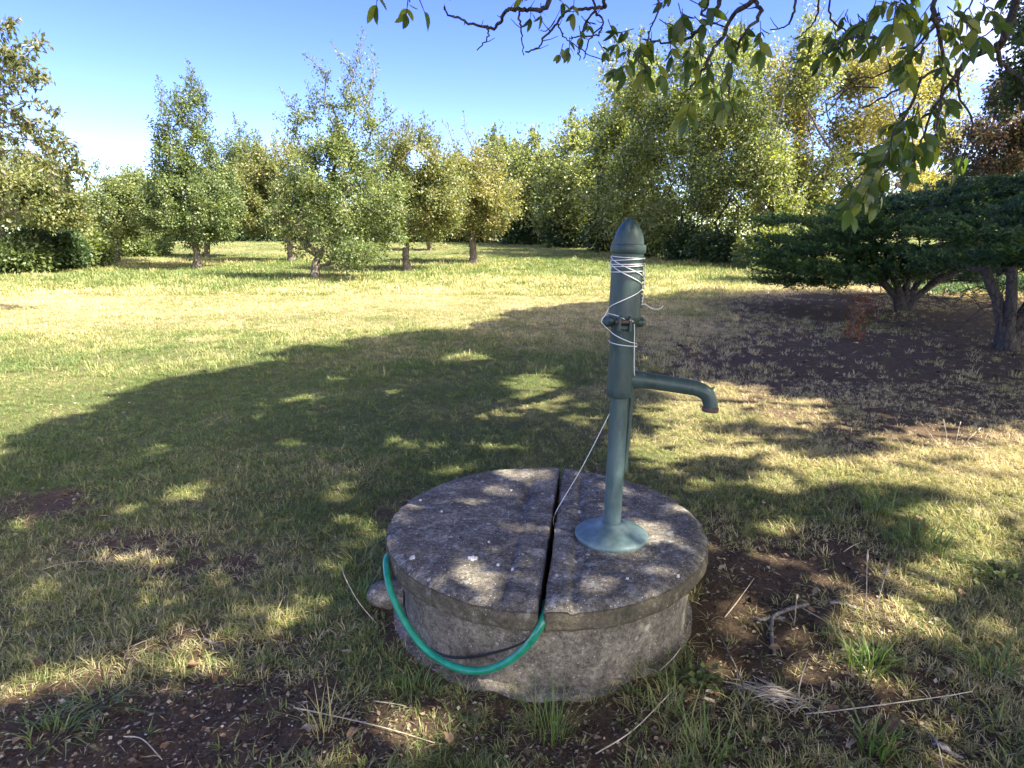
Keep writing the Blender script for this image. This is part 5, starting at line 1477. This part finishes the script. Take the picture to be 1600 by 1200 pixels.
# ------------------------------------------------------------------ ground litter
M_litter = leaf_mat('dry_leaf', [(0.17, 0.10, 0.055), (0.28, 0.19, 0.11), (0.38, 0.29, 0.18), (0.46, 0.39, 0.28)], trans=0.15, rough=0.7, spec=0.2)
def dry_leaf_mesh(seed):
    r0 = np.random.default_rng(seed); n_ = 10
    V = [(0, 0, 0.15 * r0.random())]
    for i in range(n_):
        a = i * 2 * PI / n_
        r = (0.62 if i % 2 else 0.45) * (0.8 + 0.4 * r0.random())
        V.append((r * math.cos(a) * 1.2, r * math.sin(a) * 0.75, 0.16 * r0.random() + 0.25 * abs(math.sin(a)) * r0.random()))
    Fs = [[0, 1 + i, 1 + (i + 1) % n_] for i in range(n_)]
    return make_mesh('dry_leaf', np.array(V), [np.array(Fs)], False, {'tint': ('FACE', np.clip(np.full(n_, r0.random()) + r0.normal(0, 0.05, n_), 0, 1))})
DL = [dry_leaf_mesh(s) for s in range(10)]
for q in DL: q.materials.append(M_litter)
spots = [(410, 1050, .03), (303, 1048, .034), (542, 1025, .028), (336, 1072, .022), (482, 1155, .035), (505, 1030, .02), (550, 1160, .03), (205, 1030, .025), (430, 1030, .015), (1245, 940, .03), (1172, 1143, .035), (1393, 1150, .04), (1108, 1105, .03),
         (1120, 1095, .022), (1275, 930, .03), (1100, 1128, .03), (702, 1168, .035), (1300, 1120, .03), (1268, 960, .022), (1435, 810, .03), (1120, 836, .025), (1395, 880, .03), (1220, 975, .03), (1560, 1050, .025), (1480, 1060, .03),
         (940, 1020, .001), (360, 1120, .02), (640, 1175, .02), (1040, 1170, .025), (1330, 1175, .025), (250, 905, .02), (60, 1040, .03), (100, 1110, .02), (1180, 830, .022), (1290, 850, .022), (1150, 1000, .02), (1210, 1020, .03), (1500, 930, .025), (1570, 880, .025), (1440, 960, .022)]
extra = [(random.uniform(1050, 1600), random.uniform(560, 1190), random.uniform(.014, .028)) for _ in range(70)] + [(random.uniform(0, 1050), random.uniform(820, 1190), random.uniform(.012, .022)) for _ in range(40)] + [(random.uniform(1150, 1600), random.uniform(480, 600), random.uniform(.03, .05)) for _ in range(35)]
for k, (px, py, s) in enumerate(spots + extra):
    p = on_z(px, py, 0)
    if math.hypot(p.x - cx, p.y - cy) < 0.66 or s < .005: continue
    o_ = bpy.data.objects.new('fallen_leaf', DL[k % len(DL)]); C.objects.link(o_)
    z = float(ground_z(np.array([p.x]), np.array([p.y]))[0])
    o_.location = (p.x, p.y, z + 0.006 + (0.012 if k < len(spots) else 0.004)); o_.rotation_euler = (random.gauss(0, 0.3), random.gauss(0, 0.3), random.random() * 6.3)
    o_.scale = (s, s, s)
    tag(o_, 'small dry brown leaf fallen on the ground', 'leaf', 'dry leaves fallen on the ground')

M_straw, t, o = new_mat('dry_straw')
bs = N(t, 'ShaderNodeBsdfPrincipled', i_Roughness=0.7); t.links.new(ramp(t, noise(t, 35, 3, 0.6, objvec(t)), [(0.3, (0.30, 0.24, 0.15)), (0.7, (0.55, 0.47, 0.33))]), bs.inputs['Base Color']); t.links.new(bs.outputs[0], o.inputs['Surface'])
M_stick = bark_mat('stick_bark', (0.10, 0.08, 0.06), (0.30, 0.26, 0.21), 40, 0.4)
def strip(name, pts, r, label, cat, mat, group=None, lift=None, sides=6, extra_=None):
    wp = []
    for i, q in enumerate(pts):
        p = on_z(q[0], q[1], 0)
        z = float(ground_z(np.array([p.x]), np.array([p.y]))[0])
        h = q[2] if len(q) > 2 else 0.008
        if h > 0.02:    # raised points keep their place in view at that height
            p = on_z(q[0], q[1], z + h)
        wp.append(Vector((p.x, p.y, z + h)))
    sm = smooth_path(wp, 6)
    rad = np.linspace(r[0], r[1], len(sm))
    parts__ = [tube(sm, rad, sides)]
    for e_ in (extra_ or []):
        wq = []
        for q in e_:
            p = on_z(q[0], q[1], 0); z = float(ground_z(np.array([p.x]), np.array([p.y]))[0]); h = q[2] if len(q) > 2 else 0.008
            if h > 0.02: p = on_z(q[0], q[1], z + h)
            wq.append(Vector((p.x, p.y, z + h)))
        s2 = smooth_path(wq, 5); parts__.append(tube(s2, np.linspace(r[0] * 0.8, r[1], len(s2)), sides))
    V, fs = merge(parts__)
    b0 = sm[0]
    o_ = link(name, make_mesh(name, V - b0, fs, True), mat, loc=tuple(b0))
    tag(o_, label, cat, group)
strip('stick', [(1262, 950, .012), (1235, 957, .02), (1208, 972, .02), (1205, 990, .012), (1206, 1010, .01), (1210, 1028, .008)], (0.009, 0.006), 'short forked pale stick lying on soil right of the well', 'stick', M_stick, extra_=[[(1208, 972, .018), (1190, 975, .012), (1180, 970, .01)]])
strip('twig', [(1125, 998, .01), (1143, 1035, .015), (1158, 1070, .015), (1163, 1100, .01), (1176, 1120, .008)], (0.0035, 0.0025), 'thin dark twig left of the sunlit straw heap', 'twig', M_stick)
strip('twig', [(1105, 1078, .01), (1130, 1080, .012), (1160, 1082, .012)], (0.003, 0.002), 'short crossing twig beside the small weed', 'twig', M_stick)
strip('twig', [(975, 1062, .02), (1000, 1058, .03), (1012, 1045, .04), (1040, 1062, .02), (1080, 1068, .01)], (0.003, 0.0018), 'crooked twig at the foot of the well ring', 'twig', M_stick)
strip('twig', [(318, 1000, .01), (335, 1010, .012), (352, 1018, .01)], (0.006, 0.004), 'stubby grey twig in the grass at lower left', 'twig', M_stick)
G_ST = 'long dry straws lying on the ground'
for pts, lab in [([(1255, 1122, .01), (1310, 1110, .03), (1400, 1098, .05), (1480, 1087, .05), (1520, 1080, .04)], 'longest pale straw lying right of the straw heap'),
                 ([(1246, 1092, .0), (1252, 1060, .05), (1263, 1028, .10)], 'upright straw beside the sunlit straw heap'),
                 ([(1132, 970, .01), (1152, 940, .03), (1178, 904, .05)], 'thin straw slanting over bare soil right of the well'),
                 ([(1555, 1060, .02), (1580, 1072, .02), (1605, 1085, .01)], 'short straw at the lower right edge'),
                 ([(1250, 955, .02), (1285, 975, .02), (1305, 990, .01)], 'short straw beside the forked stick'),
                 ([(1030, 1055, .02), (1050, 1030, .05), (1064, 1012, .08)], 'straw rising at the right foot of the well ring'),
                 ([(590, 975, .0), (560, 940, .06), (538, 900, .12), (535, 885, .14)], 'straw curving up left of the green hose'),
                 ([(195, 1163, .01), (225, 1172, .015), (255, 1198, .01)], 'pale straw on dark soil at the bottom left'),
                 ([(460, 1120, .02), (540, 1135, .02), (610, 1150, .01), (680, 1172, .01)], 'long straw lying below the green hose'),
                 ([(60, 883, .01), (100, 874, .012), (140, 868, .01)], 'short stem on the bare patch at left'),
                 ([(1440, 1140, .0), (1460, 1170, .02), (1475, 1205, .03)], 'straw near the crumpled scrap at bottom right'),
                 ([(930, 1190, .01), (990, 1140, .04), (1050, 1080, .06)], 'straw pointing from the bottom towards the small weed'),
                 ([(585, 1102, .01), (615, 1106, .01), (635, 1110, .01)], 'short pale straw under the hose loop'),
                 ([(1318, 865, .01), (1330, 860, .02), (1345, 852, .02)], 'short pale straw in the grass right of the lid')]:
    strip('straw', pts, (0.0022, 0.0014), lab, 'straw', M_straw, G_ST)
SL = ['dry seed stalk leaning left, leftmost of the close group of four', 'nearly upright seed stalk, second of the close group of four', 'upright seed stalk, third of the close group of four', 'dry seed stalk leaning right, last of the close group of four', 'dry seed stalk leaning left, alone before the close group', 'short dry seed stalk behind the forked stick', 'tall seed stalk beside the sliver of bark, leaning left', 'tall seed stalk right of the sliver of bark, leaning right']
SLk = 0
# standing seed stalks in the sun behind, at right
for px, py, dx, h in [(1462, 690, -22, .12), (1480, 690, -8, .14), (1492, 695, 4, .14), (1505, 695, 20, .10), (1410, 695, -25, .1), (1240, 980, 2, .1), (1350, 965, -5, .22), (1362, 975, 14, .18)]:
    b0 = on_z(px, py, 0); z = float(ground_z(np.array([b0.x]), np.array([b0.y]))[0]); s = b0.y / F
    V, fs = tube([(0, 0, -0.01), (dx * s * 0.4, 0, h * 0.5), (dx * s, 0.01, h)], [0.002, 0.0018, 0.0012], 5)
    V2, fs2 = tube([(dx * s, 0.01, h), (dx * s * 1.12, 0.01, h * 1.12), (dx * s * 1.3, 0.01, h * 1.25)], [0.002, 0.004, 0.0012], 6)
    V, fs = merge([(V, fs), (V2, fs2)])
    tag(link('seed_stalk', make_mesh('seed_stalk', V, fs, True), M_straw, loc=(b0.x, b0.y, z)), SL[SLk], 'grass stalk', 'dry grass stalks standing on the right'); SLk += 1

# grass tussocks that stand out
def tussock(px, py, h, label, nb=45, spread=0.05, lean=1.2, dry=0.15, w=0.005):
    p = on_z(px, py, 0); z = float(ground_z(np.array([p.x]), np.array([p.y]))[0])
    r1 = np.random.default_rng(int(px + py))
    V, F_, B_ = tuft(nb, h, w, spread, lean, r1)
    me_ = make_mesh('grass_tussock', V, [F_], False, {'tint': ('FACE', np.clip(B_ * 0.5 + dry, 0, 1))})
    tag(link('grass_tussock', me_, M_tuss, loc=(p.x, p.y, z)), label, 'grass tuft')
M_tuss = leaf_mat('tussock_blade', [(0.07, 0.13, 0.03), (0.11, 0.17, 0.04), (0.22, 0.24, 0.07), (0.40, 0.34, 0.16)], trans=0.3, rough=0.5)
for a_ in [(1370, 800, .15, 'tall green tussock with broad blades in the sunny strip', 60, .07, 1.1, .1, .006),
           (1440, 850, .11, 'broad bright green tussock right of the tallest one', 90, .12, 1.0, .05, .005),
           (1350, 1055, .16, 'green tussock in the right foreground beyond the straw heap', 50, .05, .8, .1, .004),
           (1545, 1060, .12, 'tussock near the right edge of the foreground', 40, .05, .9, .15, .004),
           (860, 1150, .17, 'fine tall grass tuft in front of the well ring', 70, .06, .6, .15, .0028),
           (1040, 1130, .14, 'thin sprawling grass tuft right below the well', 45, .08, 1.1, .3, .003),
           (85, 1155, .09, 'spreading grass tuft at the bottom left', 50, .06, 1.6, .2, .004),
           (150, 1110, .10, 'loose grass tuft above the bottom left one', 40, .07, 1.4, .3, .004),
           (560, 880, .10, 'yellow tuft left of the lid', 50, .06, .9, .4, .004),
           (560, 940, .10, 'green tuft beside the hose bend', 45, .06, 1.2, .1, .004),
           (650, 1090, .09, 'small tuft in front of the hose', 40, .07, 1.2, .2, .003),
           (420, 975, .07, 'sunlit dry tuft in the left foreground', 60, .07, 1.0, .6, .003),
           (505, 1150, .12, 'dry stalky tuft at bottom centre left', 30, .05, .7, .6, .003),
           (1360, 1180, .13, 'green upright tuft at the bottom right', 40, .05, .6, .05, .005),
           (1100, 1180, .12, 'green tuft at the bottom right of the well', 40, .06, .9, .15, .004),
           (1570, 1150, .09, 'low tuft in the bottom right corner', 40, .06, 1.2, .3, .003)]:
    tussock(*a_[:3], a_[3], *a_[4:])

# straw heap in a patch of sun
p = on_z(1212, 1095, 0); z = float(ground_z(np.array([p.x]), np.array([p.y]))[0])
parts_ = []
for k in range(90):
    q = rng.normal(size=2) * np.array([0.05, 0.022]); a = rng.normal() * 0.7 - 0.6; l = rng.uniform(0.02, 0.06)
    h = 0.008 + 0.022 * rng.random() * math.exp(-(q[0] / 0.05) ** 2)
    q = np.array([q[0], q[1] - q[0] * 0.45])
    parts_.append(tube([(q[0] - math.cos(a) * l, q[1] - math.sin(a) * l, h), (q[0], q[1], h + 0.006), (q[0] + math.cos(a) * l, q[1] + math.sin(a) * l, h + rng.normal() * 0.005)], [0.0012, 0.0024, 0.001], 4, cap=False))
V, fs = merge(parts_)
tag(link('straw_heap', make_mesh('straw_heap', V, fs, True), M_straw, loc=(p.x, p.y, z)), 'little heap of dry straw bits lit by the sun', 'straw heap')
# flat grey bark piece and crumpled scrap
def slab(name, px, py, l, w, ang_, label, cat, mat, th=0.004):
    p = on_z(px, py, 0); z = float(ground_z(np.array([p.x]), np.array([p.y]))[0])
    n_ = 9; V = []
    r1 = np.random.default_rng(int(px))
    for i in range(n_):
        u = i / (n_ - 1); wi = w * math.sin(PI * (0.08 + 0.84 * u)) ** 0.6 * (0.8 + 0.3 * r1.random())
        x = (u - 0.5) * l
        for s, zz_ in ((-1, 0.0), (-0.5, th), (0.5, th * (0.7 + r1.random() * 0.5)), (1, 0.0)):
            V.append((x, s * wi / 2, zz_ + 0.004 * r1.normal() + 0.010 * math.sin(u * 5)))
    Q = []
    for i in range(n_ - 1):
        for k in range(3): Q.append([i * 4 + k, i * 4 + k + 1, i * 4 + 5 + k, i * 4 + 4 + k])
        Q.append([i * 4 + 3, i * 4, i * 4 + 4, i * 4 + 7])
    o_ = link(name, make_mesh(name, np.array(V), [np.array(Q)], True), mat, loc=(p.x, p.y, z + 0.006))
    o_.rotation_euler = (0.08, 0.05, ang_)
    tag(o_, label, cat)
M_bchip, t, o = new_mat('weathered_bark_chip')
bs = N(t, 'ShaderNodeBsdfPrincipled', i_Roughness=0.9); t.links.new(ramp(t, noise(t, 60, 4, 0.6, objvec(t)), [(0.4, (0.13, 0.115, 0.095)), (0.6, (0.34, 0.30, 0.25))]), bs.inputs['Base Color']); t.links.new(bs.outputs[0], o.inputs['Surface'])
slab('bark_chip', 1322, 950, 0.125, 0.022, -0.25, 'flat grey sliver of bark right of the forked stick', 'bark chip', M_bchip)
slab('bark_chip', 1480, 1180, 0.075, 0.026, -0.7, 'crumpled pale grey bark flake in the bottom right corner', 'bark chip', M_bchip, 0.006)
# small leafy weeds
def weed(px, py, n_, size, label, spread):
    p = on_z(px, py, 0); z = float(ground_z(np.array([p.x]), np.array([p.y]))[0])
    P_ = np.column_stack([rng.normal(0, spread, n_), rng.normal(0, spread * 0.8, n_), rng.uniform(0.01, 0.055, n_)])
    Dd = norm(np.column_stack([P_[:, 0], P_[:, 1], np.full(n_, 0.01)]) + rng.normal(size=(n_, 3)) * 0.02)
    me_ = leaves_mesh('weed', P_, Dd, rand_dirs(n_, 2.0), np.full(n_, size) * rng.uniform(.7, 1.2, n_), np.full(n_, size * 0.8), rng.random(n_), 0.08)
    stems = merge([tube([(0, 0, -0.01), (q[0] * 0.5, q[1] * 0.5, q[2] * 0.7), tuple(q)], [0.0015, 0.0012, 0.001], 4) for q in P_])
    root = thing('weed', label, 'weed', (p.x, p.y, z))
    link('foliage', me_, M_bush, root); link('stem', make_mesh('weed_stem', *stems, True), M_bush, root)
weed(1085, 1068, 60, 0.028, 'small dark green clover like weed at the right foot of the well', 0.035)
weed(1560, 905, 90, 0.03, 'green weed patch at the right edge of the foreground', 0.07)
weed(1365, 1040, 60, 0.024, 'pale green weed among the right foreground tussock', 0.04)
# dead brown juniper sprig hanging below the juniper
M_deads = leaf_mat('dead_juniper', [(0.14, 0.055, 0.03), (0.22, 0.09, 0.05), (0.28, 0.13, 0.08)], trans=0.1, rough=0.8, spec=0.1)
sb = on_z(1330, 530, 0)
n = 260
u = rng.random(n)
P_ = np.column_stack([rng.normal(0, 0.10, n) * (0.3 + u) + 0.12 * u, rng.normal(0, 0.1, n), u * 0.62 + 0.02])
root = thing('dead_sprig', 'rusty brown dead juniper sprig standing on bare soil', 'dead branch', (sb.x, sb.y, float(ground_z(np.array([sb.x]), np.array([sb.y]))[0])))
link('needles', leaves_mesh('dead_needles', P_, rand_dirs(n, 0.3), rand_dirs(n), rng.uniform(.05, .12, n), rng.uniform(.015, .028, n), rng.random(n)), M_deads, root)
V, fs = merge([tube(smooth_path([(0, 0, -0.02), (0.02, 0, 0.25), (0.12 + 0.1 * k, 0.02 * k, 0.5 + 0.04 * k)], 5), np.linspace(0.008, 0.003, 11), 5) for k in (-2, -1, 0, 1, 2)])
link('stem', make_mesh('dead_stem', V, fs, True), M_stick, root)
# dry bits strewn over grass and soil (nobody could count them)
n = 9000
px_ = rng.uniform(-80, 1680, n); py_ = rng.uniform(480, 1260, n)
P_ = np.array([tuple(on_z(a, b_, 0)) for a, b_ in zip(px_, py_)])
bb = bareness(P_[:, 0], P_[:, 1]); k_ = (rng.random(n) < 0.25 + bb + 0.2 * (P_[:, 0] > 0.6)) & (np.hypot(P_[:, 0] - cx, P_[:, 1] - cy) > 0.62); P_ = P_[k_]; n = len(P_)
P_[:, 2] = ground_z(P_[:, 0], P_[:, 1]) + rng.uniform(0.002, 0.012, n)
sc_ = 0.55 + 0.25 * P_[:, 1]
L_ = rng.uniform(0.006, 0.020, n) * sc_; slim = rng.random(n) < 0.5
me = leaves_mesh('dry_litter', P_, rand_dirs(n) * np.array([1, 1, 0.2]), norm(rng.normal(size=(n, 3)) * 0.35 + np.array([0, 0, 1])), np.where(slim, L_ * 2.2, L_), np.where(slim, L_ * 0.14, L_ * 0.7), rng.random(n))
tag(link('dry_litter', me, M_litter), 'dry flakes of leaf and stem strewn over the ground', 'litter', kind='stuff')
# little stones scattered on bare soil (nobody could count them)
n = 9000
px_ = rng.uniform(-50, 1650, n); py_ = rng.uniform(470, 1230, n)
P_ = np.array([tuple(on_z(a, b_, 0)) for a, b_ in zip(px_, py_)])
bb = bareness(P_[:, 0], P_[:, 1]); k_ = (bb > 0.35) & (np.hypot(P_[:, 0] - cx, P_[:, 1] - cy) > 0.66); P_ = P_[k_]; n = len(P_)
P_[:, 2] = ground_z(P_[:, 0], P_[:, 1])
octa = np.array([[1, 0, 0], [0, 1, 0], [-1, 0, 0], [0, -1, 0], [0, 0, .6], [0, 0, -.6]]); of = np.array([[0, 1, 4], [1, 2, 4], [2, 3, 4], [3, 0, 4], [1, 0, 5], [2, 1, 5], [3, 2, 5], [0, 3, 5]])
sz = rng.uniform(0.0012, 0.0045, n) * (0.6 + 0.25 * P_[:, 1])
a = rng.random(n) * 6.3
ro = np.stack([np.stack([np.cos(a), -np.sin(a), 0 * a], -1), np.stack([np.sin(a), np.cos(a), 0 * a], -1), np.stack([0 * a, 0 * a, 1 + 0 * a], -1)], 1)
Vv = np.einsum('nij,kj->nki', ro, octa * (np.array([1.3, 0.8, 1]))) * (sz[:, None, None] * rng.uniform(0.7, 1.3, (n, 6, 1))) + P_[:, None, :]
Ff = (of[None] + (np.arange(n) * 6)[:, None, None]).reshape(-1, 3)
P2 = np.array([tuple(on_z(a_, b_, 0)) for a_, b_ in zip(rng.uniform(-60, 1660, 16000), rng.uniform(500, 1260, 16000))])
b2 = bareness(P2[:, 0], P2[:, 1]); P2 = P2[(b2 > 0.3) & (rng.random(16000) < b2 + 0.2) & (np.hypot(P2[:, 0] - cx, P2[:, 1] - cy) > 0.63)]; n2_ = len(P2)
P2[:, 2] = ground_z(P2[:, 0], P2[:, 1])
s2_ = rng.gamma(2.0, 0.0022, n2_).clip(0.002, 0.014) * (0.6 + 0.25 * P2[:, 1])
V2_ = octa[None] * rng.uniform(0.6, 1.3, (n2_, 6, 1)) * s2_[:, None, None] + rng.normal(size=(n2_, 6, 3)) * (s2_ * 0.3)[:, None, None] + P2[:, None, :]
M_clod = leaf_mat('soil_clod', [(0.035, 0.025, 0.016), (0.065, 0.046, 0.03), (0.11, 0.08, 0.052), (0.17, 0.125, 0.085)], trans=0.0, rough=0.95, spec=0.1)
tag(link('soil_clods', make_mesh('soil_clods', V2_.reshape(-1, 3), [(of[None] + (np.arange(n2_) * 6)[:, None, None]).reshape(-1, 3)], False, {'tint': ('FACE', np.repeat(rng.random(n2_), 8))}), M_clod), 'loose dark clods on the bare soil', 'soil', kind='stuff')
M_peb = leaf_mat('pebble', [(0.10, 0.08, 0.065), (0.22, 0.18, 0.15), (0.38, 0.34, 0.29)], trans=0.0, rough=0.85, spec=0.2)
tag(link('gravel_crumbs', make_mesh('gravel_crumbs', Vv.reshape(-1, 3), [Ff], False, {'tint': ('FACE', np.repeat(rng.random(n), 8))}), M_peb), 'small crumbs of stone and wood on the bare soil', 'gravel', kind='stuff')
tris = sum(len(o_.data.polygons) for o_ in C.objects if o_.type == 'MESH')
print('polygons', tris, 'objects', len(C.objects))
